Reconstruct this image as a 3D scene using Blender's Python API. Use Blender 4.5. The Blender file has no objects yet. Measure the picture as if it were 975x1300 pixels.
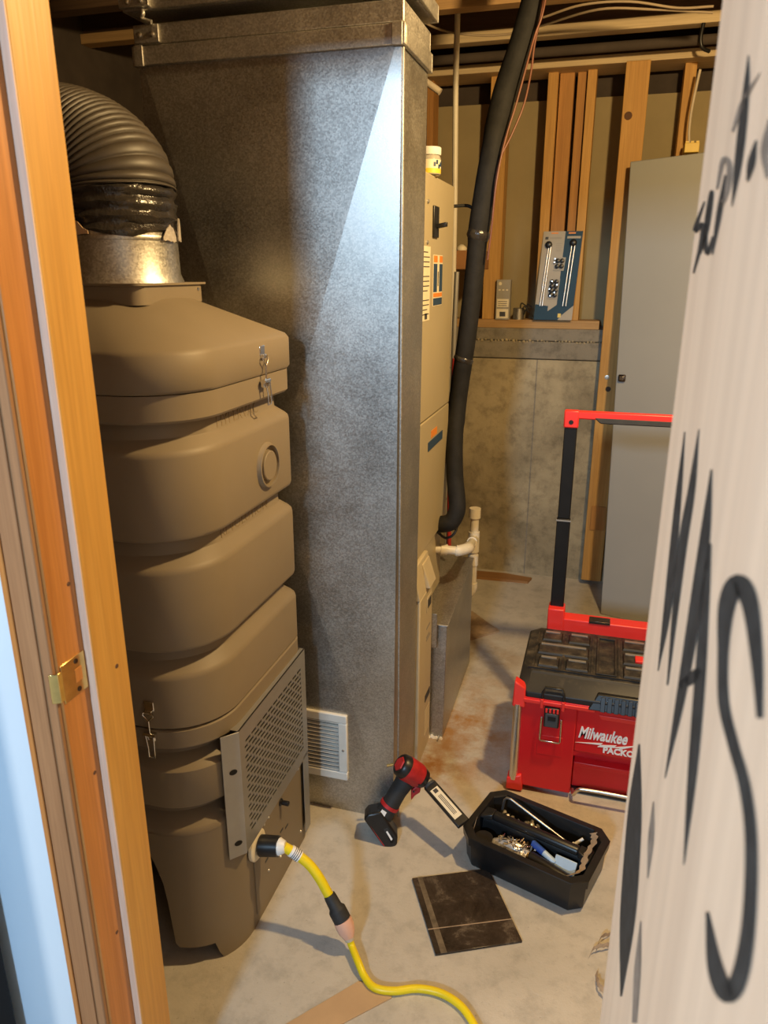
import bpy, bmesh, math, random
from mathutils import Vector, Matrix
random.seed(7)
SC = bpy.context.scene
COL = SC.collection
PI = math.pi

# ------------------------------------------------------------------ camera
FPX = 945.0
PITCH = math.radians(17.9); YAW = math.radians(16.4); EYE = 1.5
FW = Vector((-math.sin(YAW)*math.cos(PITCH), math.cos(YAW)*math.cos(PITCH), -math.sin(PITCH)))
RT = Vector((math.cos(YAW), math.sin(YAW), 0))
UP = RT.cross(FW)
EYEP = Vector((0, 0, EYE))
cam_d = bpy.data.cameras.new('camera')
cam = bpy.data.objects.new('camera', cam_d); COL.objects.link(cam)
cam.matrix_world = Matrix(((RT.x, UP.x, -FW.x, 0), (RT.y, UP.y, -FW.y, 0), (RT.z, UP.z, -FW.z, EYE), (0, 0, 0, 1)))
cam_d.sensor_fit = 'VERTICAL'; cam_d.sensor_height = 36.0
cam_d.lens = 36.0*FPX/1300.0
cam_d.clip_start = 0.02; cam_d.clip_end = 50
cam_d.dof.use_dof = True; cam_d.dof.focus_distance = 2.0; cam_d.dof.aperture_fstop = 7.0
SC.camera = cam

# ------------------------------------------------------------------ light
SC.view_settings.view_transform = 'Standard'
SC.view_settings.look = 'None'
SC.view_settings.gamma = 1.0
SC.view_settings.use_curve_mapping = False
SC.view_settings.exposure = 0.58
W = bpy.data.worlds.new('world'); SC.world = W; W.use_nodes = True
W.node_tree.nodes['Background'].inputs[0].default_value = (0.62, 0.76, 1.0, 1)
W.node_tree.nodes['Background'].inputs[1].default_value = 0.05

def lamp(name, kind, loc, energy, color, size=0.1, target=None):
    d = bpy.data.lights.new(name, kind); d.energy = energy; d.color = color
    if kind == 'AREA':
        d.shape = 'SQUARE'; d.size = size
    else:
        d.shadow_soft_size = size
    o = bpy.data.objects.new(name, d); COL.objects.link(o); o.location = loc
    if target:
        o.rotation_euler = (Vector(target)-Vector(loc)).to_track_quat('-Z', 'Y').to_euler()
    return o
# bare ceiling bulb of the utility room, and the cool light of the hall behind the camera
lamp('ceiling_bulb_light', 'POINT', (0.40, 1.55, 2.24), 86, (1.0, 0.69, 0.31), 0.045)
lamp('hall_light', 'AREA', (-0.52, -2.6, 2.40), 70, (0.52, 0.76, 1.0), 0.32, (-0.35, 1.7, 1.0))
# added warm fill out of view, no known lamp, to brighten the open door leaf
lamp('leaf_fill_light', 'AREA', (-2.5, -0.9, 1.9), 34, (1.0, 0.84, 0.68), 0.4, (0.08, 0.5, 1.1))

def pp(x, y, ax, v):
    """point of the plane ax = v (world metres) that shows at pixel x, y of the photograph"""
    r = FW + RT*((x-487.5)/FPX) - UP*((y-650)/FPX)
    k = 'xyz'.index(ax)
    return EYEP + r*((v-EYEP[k])/r[k])

# ------------------------------------------------------------------ materials
MATS = {}
def nt_new(name):
    m = bpy.data.materials.new(name); m.use_nodes = True
    nt = m.node_tree; b = nt.nodes['Principled BSDF']
    MATS[name] = m
    return m, nt, b
def N(nt, t, **kw):
    n = nt.nodes.new(t)
    for k, v in kw.items():
        setattr(n, k, v)
    return n
def coords(nt, scale=(1, 1, 1)):
    tc = N(nt, 'ShaderNodeTexCoord'); mp = N(nt, 'ShaderNodeMapping')
    mp.inputs['Scale'].default_value = scale
    nt.links.new(tc.outputs['Object'], mp.inputs['Vector'])
    return mp.outputs['Vector']
def noise(nt, vec, scale, detail=4, rough=0.6, dist=0.0):
    n = N(nt, 'ShaderNodeTexNoise'); n.inputs['Scale'].default_value = scale
    n.inputs['Detail'].default_value = detail; n.inputs['Roughness'].default_value = rough
    n.inputs['Distortion'].default_value = dist
    nt.links.new(vec, n.inputs['Vector']); return n.outputs['Fac']
def ramp(nt, fac, stops):
    r = N(nt, 'ShaderNodeValToRGB')
    el = r.color_ramp.elements
    while len(el) < len(stops): el.new(0.5)
    for e, (p, c) in zip(el, stops):
        e.position = p; e.color = (*c, 1)
    nt.links.new(fac, r.inputs['Fac']); return r.outputs['Color']
def bump(nt, b, h, strength, dist=0.002):
    bp = N(nt, 'ShaderNodeBump'); bp.inputs['Strength'].default_value = strength
    bp.inputs['Distance'].default_value = dist
    nt.links.new(h, bp.inputs['Height']); nt.links.new(bp.outputs['Normal'], b.inputs['Normal'])
def mixc(nt, fac, a, b):
    m = N(nt, 'ShaderNodeMix', data_type='RGBA')
    for s, v in ((0, fac), (6, a), (7, b)):
        if hasattr(v, 'is_linked') or hasattr(v, 'links'): nt.links.new(v, m.inputs[s])
        elif s == 0: m.inputs[0].default_value = v
        else: m.inputs[s].default_value = (*v, 1)
    return m.outputs[2]
def plain(name, c, rough=0.5, metal=0.0, var=0.12, scale=14, bmp=0.0, bscale=200, spec=0.5, bdist=0.001):
    m, nt, b = nt_new(name)
    v = coords(nt)
    lo = tuple(max(0, x*(1-var)) for x in c); hi = tuple(min(1, x*(1+var)) for x in c)
    col = ramp(nt, noise(nt, v, scale, 5), [(0.3, lo), (0.7, hi)])
    nt.links.new(col, b.inputs['Base Color'])
    b.inputs['Roughness'].default_value = rough; b.inputs['Metallic'].default_value = metal
    b.inputs['Specular IOR Level'].default_value = spec
    if bmp: bump(nt, b, noise(nt, v, bscale, 3), bmp, bdist)
    return m
def wood(name, c1, c2, axis='z', s=9, rough=0.55, c3=None):
    m, nt, b = nt_new(name)
    k = 'xyz'.index(axis); sc = [s, s, s]; sc[k] = s*0.06
    v = coords(nt, sc)
    f = noise(nt, v, 3.0, 6, 0.65, 0.8)
    stops = [(0.25, c1), (0.5, tuple((a+q)/2 for a, q in zip(c1, c2))), (0.72, c2)]
    if c3: stops.append((0.85, c3))
    col = ramp(nt, f, stops)
    sc2 = [s*9]*3; sc2[k] = s*0.25
    f2 = noise(nt, coords(nt, sc2), 3.0, 3, 0.5)
    col2 = mixc(nt, ramp(nt, f2, [(0.35, (0.0,)*3), (0.75, (0.35,)*3)]), col, tuple(x*0.55 for x in c1))
    nt.links.new(col2, b.inputs['Base Color'])
    b.inputs['Roughness'].default_value = rough
    bump(nt, b, f2, 0.25, 0.0012)
    return m

plain('pale_blue_paint', (0.58, 0.72, 0.86), 0.6, var=0.02, scale=3)
wood('jamb_wood', (0.40, 0.155, 0.035), (0.62, 0.27, 0.07), 'z', 7, 0.42)
wood('stop_wood', (0.50, 0.25, 0.05), (0.63, 0.35, 0.085), 'z', 6, 0.42)
wood('casing_wood', (0.28, 0.135, 0.055), (0.38, 0.20, 0.09), 'z', 10, 0.7)
wood('raw_pine_end', (0.70, 0.48, 0.35), (0.84, 0.62, 0.48), 'z', 12, 0.7)
wood('stud_wood', (0.43, 0.22, 0.055), (0.64, 0.37, 0.11), 'z', 9, 0.7)
wood('stud_wood_dark', (0.34, 0.155, 0.04), (0.54, 0.27, 0.075), 'z', 9, 0.7)
wood('joist_wood', (0.36, 0.21, 0.085), (0.54, 0.34, 0.15), 'x', 8, 0.75)
wood('joist_pale', (0.50, 0.38, 0.22), (0.66, 0.52, 0.32), 'x', 8, 0.75)
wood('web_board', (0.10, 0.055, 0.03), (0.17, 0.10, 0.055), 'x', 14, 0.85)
wood('floor_lath', (0.26, 0.12, 0.04), (0.36, 0.19, 0.07), 'x', 9, 0.7)
wood('door_face', (0.86, 0.72, 0.58), (0.93, 0.82, 0.68), 'z', 1.3, 0.7, (0.90, 0.68, 0.53))
plain('marker_ink', (0.035, 0.04, 0.045), 0.75, var=0.4, scale=60)
plain('marker_faint', (0.26, 0.24, 0.22), 0.75, var=0.3, scale=60)
plain('brass', (0.80, 0.58, 0.22), 0.22, 1.0, var=0.15, scale=40)
plain('drywall_back', (0.31, 0.25, 0.135), 0.9, var=0.08, scale=5)
plain('framing_dark', (0.13, 0.085, 0.05), 0.9, var=0.2, scale=8)
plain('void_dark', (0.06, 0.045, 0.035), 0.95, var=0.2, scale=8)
plain('black_board', (0.012, 0.012, 0.012), 0.7, spec=0.2)
plain('vac_tan', (0.232, 0.188, 0.130), 0.52, var=0.05, scale=5, bmp=0.12, bscale=350, spec=0.35)
plain('vac_letter', (0.24, 0.185, 0.115), 0.7, var=0.1)
plain('vac_inside', (0.03, 0.025, 0.02), 0.9)
plain('steel_grey', (0.36, 0.35, 0.33), 0.45, 0.6, var=0.06, scale=20)
plain('steel_dark_slot', (0.008, 0.008, 0.008), 0.9)
plain('chrome', (0.75, 0.72, 0.66), 0.18, 1.0, var=0.05)
plain('aluminium', (0.70, 0.68, 0.65), 0.35, 1.0, var=0.05)
plain('steel_rod', (0.38, 0.37, 0.36), 0.35, 0.9)
plain('zinc_screw', (0.6, 0.57, 0.5), 0.35, 1.0)
plain('flex_duct', (0.055, 0.045, 0.034), 0.5, var=0.25, scale=14)
plain('black_tape', (0.025, 0.022, 0.02), 0.25, var=0.3, scale=20, bmp=0.6, bscale=45, bdist=0.006)
plain('foil_tape', (0.62, 0.56, 0.48), 0.4, 0.5, var=0.2, scale=60, bmp=0.6, bscale=80, bdist=0.003)
plain('furnace_beige', (0.43, 0.365, 0.235), 0.42, var=0.04, scale=4)
plain('filter_beige', (0.56, 0.48, 0.33), 0.5, var=0.06, scale=8)
plain('register_white', (0.72, 0.68, 0.60), 0.45, var=0.05)
plain('black_plastic', (0.011, 0.011, 0.0115), 0.36, var=0.25, scale=30)
plain('black_rubber', (0.022, 0.022, 0.022), 0.65, var=0.25, scale=25, bmp=0.3, bscale=120)
plain('insulation_black', (0.013, 0.0125, 0.012), 0.75, var=0.3, scale=25, spec=0.25, bmp=0.5, bscale=90, bdist=0.002)
plain('pvc', (0.72, 0.66, 0.53), 0.4, var=0.05)
plain('cord_yellow', (0.85, 0.66, 0.01), 0.4, var=0.04)
plain('clear_pink', (0.80, 0.46, 0.33), 0.15, var=0.1)
plain('white_plastic', (0.80, 0.78, 0.74), 0.4, var=0.04)
plain('cream_label', (0.78, 0.70, 0.52), 0.55, var=0.04, scale=30)
plain('print_dark', (0.045, 0.045, 0.05), 0.6)
plain('print_orange', (0.75, 0.25, 0.03), 0.5)
plain('print_navy', (0.02, 0.055, 0.12), 0.5)
plain('pack_blue', (0.008, 0.050, 0.10), 0.7, var=0.08)
plain('pack_white', (0.40, 0.37, 0.32), 0.7, var=0.04)
plain('box_grey', (0.33, 0.31, 0.27), 0.6, var=0.05)
plain('tool_red', (0.62, 0.012, 0.016), 0.34, var=0.06, scale=8)
plain('driver_red', (0.42, 0.016, 0.018), 0.45, var=0.25, scale=40)
plain('tool_red_bright', (0.78, 0.035, 0.028), 0.38, var=0.06, scale=8)
plain('handle_black', (0.009, 0.009, 0.0095), 0.5, var=0.2, spec=0.25)
plain('latch_grey', (0.06, 0.065, 0.07), 0.4, var=0.15)
plain('letter_white', (0.85, 0.84, 0.82), 0.5, var=0.02)
plain('panel_grey', (0.31, 0.315, 0.31), 0.42, var=0.03, scale=3)
plain('bronze', (0.10, 0.07, 0.05), 0.25, 0.9)
plain('cardboard', (0.50, 0.33, 0.18), 0.85, var=0.08, scale=9)
plain('cardboard_scrap', (0.36, 0.26, 0.17), 0.85, var=0.25, scale=40)
plain('copper_wire', (0.15, 0.055, 0.03), 0.45, var=0.2)
plain('wire_red', (0.42, 0.03, 0.025), 0.5)
plain('cable_white', (0.55, 0.47, 0.36), 0.55)
plain('cable_dim', (0.30, 0.23, 0.15), 0.6)
plain('yellow_box', (0.72, 0.50, 0.08), 0.5, var=0.1)
plain('bit_blue', (0.03, 0.09, 0.42), 0.35)
plain('bit_pale_blue', (0.42, 0.55, 0.70), 0.4)
plain('tinned_scrap', (0.5, 0.46, 0.40), 0.35, 0.8, var=0.4, scale=90)
plain('bag_clear', (0.50, 0.48, 0.46), 0.2, 0.25, var=0.35, scale=70, bmp=0.9, bscale=70, bdist=0.004)
plain('wood_shelf', (0.33, 0.15, 0.05), 0.65, var=0.15)
plain('yellow_lid', (0.75, 0.55, 0.06), 0.45)
plain('reflection_brown', (0.15, 0.115, 0.075), 0.4, var=0.4, scale=60)
plain('knot', (0.10, 0.045, 0.02), 0.8)

def mat_glass():
    m, nt, b = nt_new('jar_plastic')
    b.inputs['Base Color'].default_value = (0.80, 0.76, 0.66, 1); b.inputs['Roughness'].default_value = 0.15
    b.inputs['Transmission Weight'].default_value = 0.55
mat_glass()

def mat_galv(name, c=(0.56, 0.56, 0.55), rough=0.36):
    m, nt, b = nt_new(name)
    v = coords(nt)
    vo = N(nt, 'ShaderNodeTexVoronoi'); vo.inputs['Scale'].default_value = 300
    nt.links.new(v, vo.inputs['Vector'])
    sp = N(nt, 'ShaderNodeSeparateColor'); nt.links.new(vo.outputs['Color'], sp.inputs[0])
    big = noise(nt, v, 7, 6, 0.65)
    mm = N(nt, 'ShaderNodeMath', operation='MULTIPLY_ADD')
    nt.links.new(sp.outputs[0], mm.inputs[0]); mm.inputs[1].default_value = 0.45
    nt.links.new(big, mm.inputs[2])
    col = ramp(nt, mm.outputs[0], [(0.35, tuple(x*0.70 for x in c)), (0.75, c), (1.0, tuple(min(1, x*1.25) for x in c))])
    nt.links.new(col, b.inputs['Base Color'])
    b.inputs['Metallic'].default_value = 0.9
    rr = N(nt, 'ShaderNodeMapRange'); rr.inputs[3].default_value = rough-0.06; rr.inputs[4].default_value = rough+0.14
    nt.links.new(mm.outputs[0], rr.inputs[0]); nt.links.new(rr.outputs[0], b.inputs['Roughness'])
    bump(nt, b, big, 0.10, 0.004)
mat_galv('galvanised', (0.43, 0.42, 0.395), 0.31)
mat_galv('galvanised_band', (0.46, 0.44, 0.40), 0.42)

def mat_concrete(name, a, c, stain=None, bmp=0.5, dirty=0.75):
    m, nt, b = nt_new(name)
    v = coords(nt)
    n1 = noise(nt, v, 1.7, 8, 0.62, 0.3); n2 = noise(nt, v, 16, 8, 0.7); n3 = noise(nt, v, 120, 4, 0.7)
    base = ramp(nt, n1, [(0.30, a), (0.68, c)])
    dirt = ramp(nt, n2, [(0.34, (0.5,)*3), (0.52, (1.0,)*3), (0.80, (1.08,)*3)])
    mu = N(nt, 'ShaderNodeMix', data_type='RGBA', blend_type='MULTIPLY'); mu.inputs[0].default_value = dirty
    nt.links.new(base, mu.inputs[6]); nt.links.new(dirt, mu.inputs[7])
    out = mu.outputs[2]
    sp = ramp(nt, n3, [(0.27, (0.45,)*3), (0.36, (1.0,)*3)])
    m2 = N(nt, 'ShaderNodeMix', data_type='RGBA', blend_type='MULTIPLY'); m2.inputs[0].default_value = 0.8
    nt.links.new(out, m2.inputs[6]); nt.links.new(sp, m2.inputs[7]); out = m2.outputs[2]
    if stain:
        for (px_, py_, rad, colr, amt) in stain:
            d = N(nt, 'ShaderNodeVectorMath', operation='DISTANCE')
            nt.links.new(v, d.inputs[0]); d.inputs[1].default_value = (px_, py_, 0)
            mr = N(nt, 'ShaderNodeMapRange'); mr.inputs[1].default_value = rad; mr.inputs[2].default_value = rad*0.15
            nt.links.new(d.outputs['Value'], mr.inputs[0])
            ml = N(nt, 'ShaderNodeMath', operation='MULTIPLY'); nt.links.new(mr.outputs[0], ml.inputs[0])
            nf = ramp(nt, noise(nt, v, 9, 6, 0.7), [(0.38, (0, 0, 0)), (0.62, (amt,)*3)])
            nt.links.new(nf, ml.inputs[1])
            out = mixc(nt, ml.outputs[0], out, colr)
    nt.links.new(out, b.inputs['Base Color'])
    b.inputs['Roughness'].default_value = 0.72
    ad = N(nt, 'ShaderNodeMath', operation='ADD'); nt.links.new(n2, ad.inputs[0]); nt.links.new(n3, ad.inputs[1])
    bump(nt, b, ad.outputs[0], bmp, 0.003)
mat_concrete('floor_concrete', (0.42, 0.385, 0.33), (0.58, 0.535, 0.465),
             [(-0.36, 2.22, 0.42, (0.36, 0.17, 0.035), 0.9), (-0.42, 1.98, 0.16, (0.30, 0.14, 0.04), 1.0), (-0.38, 2.75, 0.3, (0.28, 0.16, 0.06), 0.6)], 0.35, 0.4)
mat_concrete('wall_concrete', (0.16, 0.13, 0.080), (0.52, 0.44, 0.29))
mat_concrete('wall_concrete_top', (0.20, 0.178, 0.14), (0.27, 0.24, 0.19))

def mat_dusty():
    m, nt, b = nt_new('lid_dusty')
    v = coords(nt)
    f = noise(nt, v, 26, 7, 0.7)
    g = N(nt, 'ShaderNodeNewGeometry'); s = N(nt, 'ShaderNodeSeparateXYZ'); nt.links.new(g.outputs['Normal'], s.inputs[0])
    ml = N(nt, 'ShaderNodeMath', operation='MULTIPLY'); nt.links.new(f, ml.inputs[0]); nt.links.new(s.outputs['Z'], ml.inputs[1])
    col = ramp(nt, ml.outputs[0], [(0.42, (0.014, 0.014, 0.015)), (0.60, (0.06, 0.05, 0.038)), (0.80, (0.22, 0.18, 0.13))])
    nt.links.new(col, b.inputs['Base Color']); b.inputs['Roughness'].default_value = 0.5
mat_dusty()

def mat_tile():
    m, nt, b = nt_new('floor_tile_dark')
    v = coords(nt)
    f = noise(nt, v, 13, 8, 0.75, 0.4)
    col = ramp(nt, f, [(0.35, (0.020, 0.014, 0.010)), (0.55, (0.05, 0.036, 0.026)), (0.68, (0.16, 0.125, 0.09))])
    nt.links.new(col, b.inputs['Base Color']); b.inputs['Roughness'].default_value = 0.22
mat_tile()

# ------------------------------------------------------------------ geometry helpers
ORG = {}
class MB:
    def __init__(s): s.v = []; s.f = []
    def add(s, vs, fs):
        n = len(s.v); s.v += [Vector(p) for p in vs]; s.f += [tuple(i+n for i in f) for f in fs]; return s
    def box(s, lo, hi):
        x0, y0, z0 = lo; x1, y1, z1 = hi
        return s.add([(x0,y0,z0),(x1,y0,z0),(x1,y1,z0),(x0,y1,z0),(x0,y0,z1),(x1,y0,z1),(x1,y1,z1),(x0,y1,z1)],
                     [(0,3,2,1),(4,5,6,7),(0,1,5,4),(1,2,6,5),(2,3,7,6),(3,0,4,7)])
    def obox(s, c, a, b, d):
        """box about c with half-axes a, b, d"""
        c, a, b, d = map(Vector, (c, a, b, d))
        if a.cross(b).dot(d) < 0: a = -a
        vs = [c+sx*a+sy*b+sz*d for sz in (-1, 1) for sx, sy in ((-1,-1),(1,-1),(1,1),(-1,1))]
        return s.add(vs, [(0,3,2,1),(4,5,6,7),(0,1,5,4),(1,2,6,5),(2,3,7,6),(3,0,4,7)])
    def hexa(s, q0, q1):
        """solid between quads (or polygons) q0 and q1 with matching corners"""
        n = len(q0)
        return s.add(list(q0)+list(q1), [tuple(range(n))[::-1], tuple(range(n, 2*n))] + [(i, (i+1) % n, n+(i+1) % n, n+i) for i in range(n)])
    def loft(s, rings, cap0=True, cap1=True):
        n = len(rings[0]); vs = [p for r in rings for p in r]; fs = []
        for k in range(len(rings)-1):
            for i in range(n):
                j = (i+1) % n
                fs.append((k*n+i, k*n+j, (k+1)*n+j, (k+1)*n+i))
        if cap0: fs.append(tuple(range(n))[::-1])
        if cap1: fs.append(tuple((len(rings)-1)*n+i for i in range(n)))
        return s.add(vs, fs)
    def tube(s, pts, r, n=12, caps=True):
        pts = [Vector(p) for p in pts]
        rs = r if isinstance(r, (list, tuple)) else [r]*len(pts)
        rings = []; nv = None
        for i, p in enumerate(pts):
            t = (pts[min(i+1, len(pts)-1)]-pts[max(i-1, 0)]).normalized()
            if nv is None:
                nv = t.orthogonal().normalized()
            else:
                nv = (nv - t*nv.dot(t)).normalized()
            bv = t.cross(nv)
            rings.append([p+(nv*math.cos(2*PI*k/n)+bv*math.sin(2*PI*k/n))*rs[i] for k in range(n)])
        return s.loft(rings, caps, caps)
    def cyl(s, p0, p1, r0, r1=None, n=16):
        return s.tube([p0, p1], [r0, r0 if r1 is None else r1], n)
    def lathe(s, c, ax, prof, n=24):
        """prof: (distance along axis, radius)"""
        c = Vector(c); ax = Vector(ax).normalized(); u = ax.orthogonal().normalized(); w = ax.cross(u)
        return s.loft([[c+ax*h+(u*math.cos(2*PI*k/n)+w*math.sin(2*PI*k/n))*max(r, 1e-4) for k in range(n)] for h, r in prof])
    def build(s, name, mat, parent=None, smooth=None, bevel=0, seg=2, origin=None):
        me = bpy.data.meshes.new(name)
        if parent is not None: o0 = ORG[parent]
        elif origin is not None: o0 = Vector(origin)
        else:
            xs = [p.x for p in s.v]; ys = [p.y for p in s.v]; zs = [p.z for p in s.v]
            o0 = Vector(((min(xs)+max(xs))/2, (min(ys)+max(ys))/2, min(zs)))
        me.from_pydata([p-o0 for p in s.v], [], s.f)
        bm = bmesh.new(); bm.from_mesh(me); bmesh.ops.recalc_face_normals(bm, faces=bm.faces); bm.to_mesh(me); bm.free()
        me.materials.append(MATS[mat])
        ob = bpy.data.objects.new(name, me); COL.objects.link(ob); ORG[ob] = o0
        if parent is not None: ob.parent = parent
        else: ob.location = o0
        if bevel:
            md = ob.modifiers.new('bevel', 'BEVEL'); md.width = bevel; md.segments = seg
            md.limit_method = 'ANGLE'; md.angle_limit = math.radians(35)
            smooth = smooth or 40
        if smooth:
            me.polygons.foreach_set('use_smooth', [True]*len(me.polygons))
            me.set_sharp_from_angle(angle=math.radians(smooth))
        return ob
def tag(o, label, cat=None, group=None, kind=None):
    o['label'] = label
    if cat: o['category'] = cat
    if group: o['group'] = group
    if kind: o['kind'] = kind
    return o
def root(name, loc, label, cat, group=None, kind=None):
    o = bpy.data.objects.new(name, None); COL.objects.link(o); o.location = loc; o.empty_display_size = 0.05
    ORG[o] = Vector(loc)
    return tag(o, label, cat, group, kind)
def bez(pts, n=8):
    """Catmull-Rom through pts"""
    pts = [Vector(p) for p in pts]; P = [2*pts[0]-pts[1]]+pts+[2*pts[-1]-pts[-2]]; out = []
    for i in range(1, len(P)-2):
        for k in range(n):
            t = k/n; a, b, c, d = P[i-1:i+3]
            out.append(0.5*((2*b)+(c-a)*t+(2*a-5*b+4*c-d)*t*t+(3*b-3*c+d-a)*t**3))
    out.append(pts[-1]); return out
def text(name, body, size, o, ux, uy, mat, parent, depth=0.001, shear=0.0, fat=0.0, xs=1.0):
    """lettering as a thin raised mesh: o = lower left corner, ux / uy = reading direction and up"""
    cu = bpy.data.curves.new(name, 'FONT'); cu.body = body; cu.size = size; cu.extrude = depth; cu.shear = shear; cu.offset = fat
    cu.resolution_u = 3
    t = bpy.data.objects.new(name, cu); COL.objects.link(t)
    dg = bpy.context.evaluated_depsgraph_get()
    me = bpy.data.meshes.new_from_object(t.evaluated_get(dg))
    bpy.data.objects.remove(t)
    ux = Vector(ux).normalized(); uy = Vector(uy).normalized(); uz = ux.cross(uy)
    o = Vector(o)-ORG[parent]
    for v in me.vertices:
        v.co = o+ux*(v.co.x*xs)+uy*v.co.y+uz*v.co.z
    me.name = name; me.materials.clear(); me.materials.append(MATS[mat])
    ob = bpy.data.objects.new(name, me); COL.objects.link(ob); ob.parent = parent; ORG[ob] = ORG[parent]
    return ob
def rrect(x0, x1, y0, y1, r, z, n=10):
    pts = []
    for cx, cy, a0 in ((x1-r, y0+r, -PI/2), (x1-r, y1-r, 0), (x0+r, y1-r, PI/2), (x0+r, y0+r, PI)):
        for k in range(n+1):
            a = a0+PI/2*k/n; pts.append(Vector((cx+r*math.cos(a), cy+r*math.sin(a), z)))
    return pts

# ================================================================== SETTING
floor = tag(MB().box((-3, -4, -0.1), (2.6, 3.66, 0)).build('floor', 'floor_concrete', origin=(0, 0, 0)), 'bare grey concrete floor of the utility room', kind='structure')

# back wall: concrete stem wall with studs, plates and sheathing above it
WB = 3.66
wall = MB(); wall.box((-3, WB, 0), (2.6, WB+0.25, 1.10))
wall_back = tag(wall.build('wall_back', 'wall_concrete', origin=(0, WB, 0)), 'stained concrete stem wall with wood framing above', kind='structure')
m = MB(); m.box((-3, WB-0.006, 1.104), (2.6, WB+0.25, 1.185)); m.build('concrete_course', 'wall_concrete_top', wall_back, bevel=0.004)
m = MB(); m.box((-3, WB-0.002, 1.187), (2.6, WB+0.25, 1.245)); m.build('concrete_course', 'wall_concrete_top', wall_back, bevel=0.006)
m = MB(); m.box((-0.318, WB-0.0012, 0.0), (-0.312, WB+0.01, 1.10)); m.build('form_seam', 'wall_concrete_top', wall_back)
random.seed(3)
m = MB()
for k in range(46):
    x = -0.75+k*0.0165+random.uniform(-.004, .004); r = random.uniform(.003, .008)
    m.lathe((x, WB-0.004, 1.186+random.uniform(-.004, .004)), (0, 1, 0), [(-r*0.8, r*0.4), (-r*.3, r), (r, r)], 6)
ob = m.build('mortar_crumbs', 'wall_concrete', wall_back); ob['kind'] = 'stuff'
SY = WB+0.02
MB().box((-3, SY-0.02, 1.245), (-0.045, SY+0.12, 1.283)).build('sill_plate', 'joist_wood', wall_back, bevel=0.002)
MB().box((-3, WB+0.165, 1.25), (2.6, WB+0.18, 2.235)).build('sheathing_board', 'drywall_back', wall_back)
MB().box((-3, WB+0.2, 2.0), (2.6, WB+0.22, 3.0)).build('rim_void', 'void_dark', wall_back)  # dark sheet stands in for the shade in the gap above the sheathing
def stud(x0, x1, z0, z1, y0=SY, dep=0.13, mat='stud_wood'):
    return MB().box((x0, y0, z0), (x1, y0+dep, z1)).build('stud', mat, wall_back, bevel=0.002)
def sx(px, y): return pp(px, y, 'y', SY).x
TP = 2.315
for a, b, y, mt in ((615, 636, 320, 'stud_wood'), (690, 702.5, 200, 'stud_wood'), (704, 722, 200, 'stud_wood_dark'), (726, 737, 200, 'stud_wood_dark'), (738.5, 750, 200, 'stud_wood'), (864, 879, 140, 'stud_wood'), (541, 549, 200, 'stud_wood_dark')):
    x0, x1 = sx(a, y), sx(b, y)
    stud(x0, x1, 1.283, TP, SY+(0.028 if (a in (704, 726)) else 0.0), 0.11, mt)
for px_ in (-1.25, -1.65, -2.05, 0.72, 1.12):
    stud(px_, px_+0.04, 1.283, TP)
# long post in front of the concrete, beside the leaning grey panel
x0 = pp(790, 140, 'y', 3.60).x; x1 = pp(820.5, 140, 'y', 3.60).x
post = MB().box((x0, 3.585, 0.03), (x1, 3.652, TP)).build('post', 'stud_wood', wall_back, bevel=0.003)
for (qx, qy, r, mt) in ((770.5, 479, 0.011, 'zinc_screw'), (772, 494, 0.013, 'void_dark'), (797.5, 147, 0.017, 'knot')):
    p = pp(qx, qy, 'y', 3.585)
    MB().lathe((p.x, 3.586, p.z), (0, -1, 0), [(0, r), (0.0025, r*0.9), (0.003, r*0.5)], 14).build('bolt_washer' if mt == 'zinc_screw' else ('drilled_hole' if mt == 'void_dark' else 'knot'), mt, post, smooth=40)
MB().box((x0+0.02, 3.578, 0.30), (x1-0.006, 3.585, 0.42)).build('splice_block', 'stud_wood_dark', post, bevel=0.001)
MB().box((-3, SY-0.075, TP), (2.6, SY+0.12, TP+0.034)).build('top_plate', 'joist_pale', wall_back, bevel=0.002)
MB().box((-3, SY-0.02, TP+0.036), (2.6, SY+0.12, TP+0.075)).build('top_plate', 'web_board', wall_back, bevel=0.002)

# side walls of the room
for nm, x0, x1, lb in (('wall_left', -2.3, -2.2, 'left wall behind the duct, coloured dark for the shade there'), ('wall_right', 1.5, 1.6, 'right wall of the utility room')):
    tag(MB().box((x0, 0.85, 0), (x1, WB+0.2, 3.0)).build(nm, 'void_dark' if x0 < 0 else 'drywall_back'), lb, kind='structure')  # left wall's near-black colour stands in for shade behind the duct

# ceiling: subfloor boards on I-joists
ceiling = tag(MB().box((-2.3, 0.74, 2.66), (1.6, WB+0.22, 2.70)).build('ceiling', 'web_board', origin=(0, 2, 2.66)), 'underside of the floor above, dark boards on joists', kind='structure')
for k, (y0, fl) in enumerate(((0.95, 'web_board'), (1.35, 'web_board'), (1.80, 'web_board'), (2.26, 'web_board'), (2.66, 'web_board'), (3.03, 'joist_wood'), (3.455, 'joist_pale'))):  # nearer flanges coloured dark to stand in for shade under the ceiling
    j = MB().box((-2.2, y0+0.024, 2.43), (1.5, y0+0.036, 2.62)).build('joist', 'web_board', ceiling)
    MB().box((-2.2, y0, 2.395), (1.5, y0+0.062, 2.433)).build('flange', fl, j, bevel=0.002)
    MB().box((-2.2, y0, 2.622), (1.5, y0+0.062, 2.66)).build('flange', fl, j, bevel=0.002)

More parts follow.
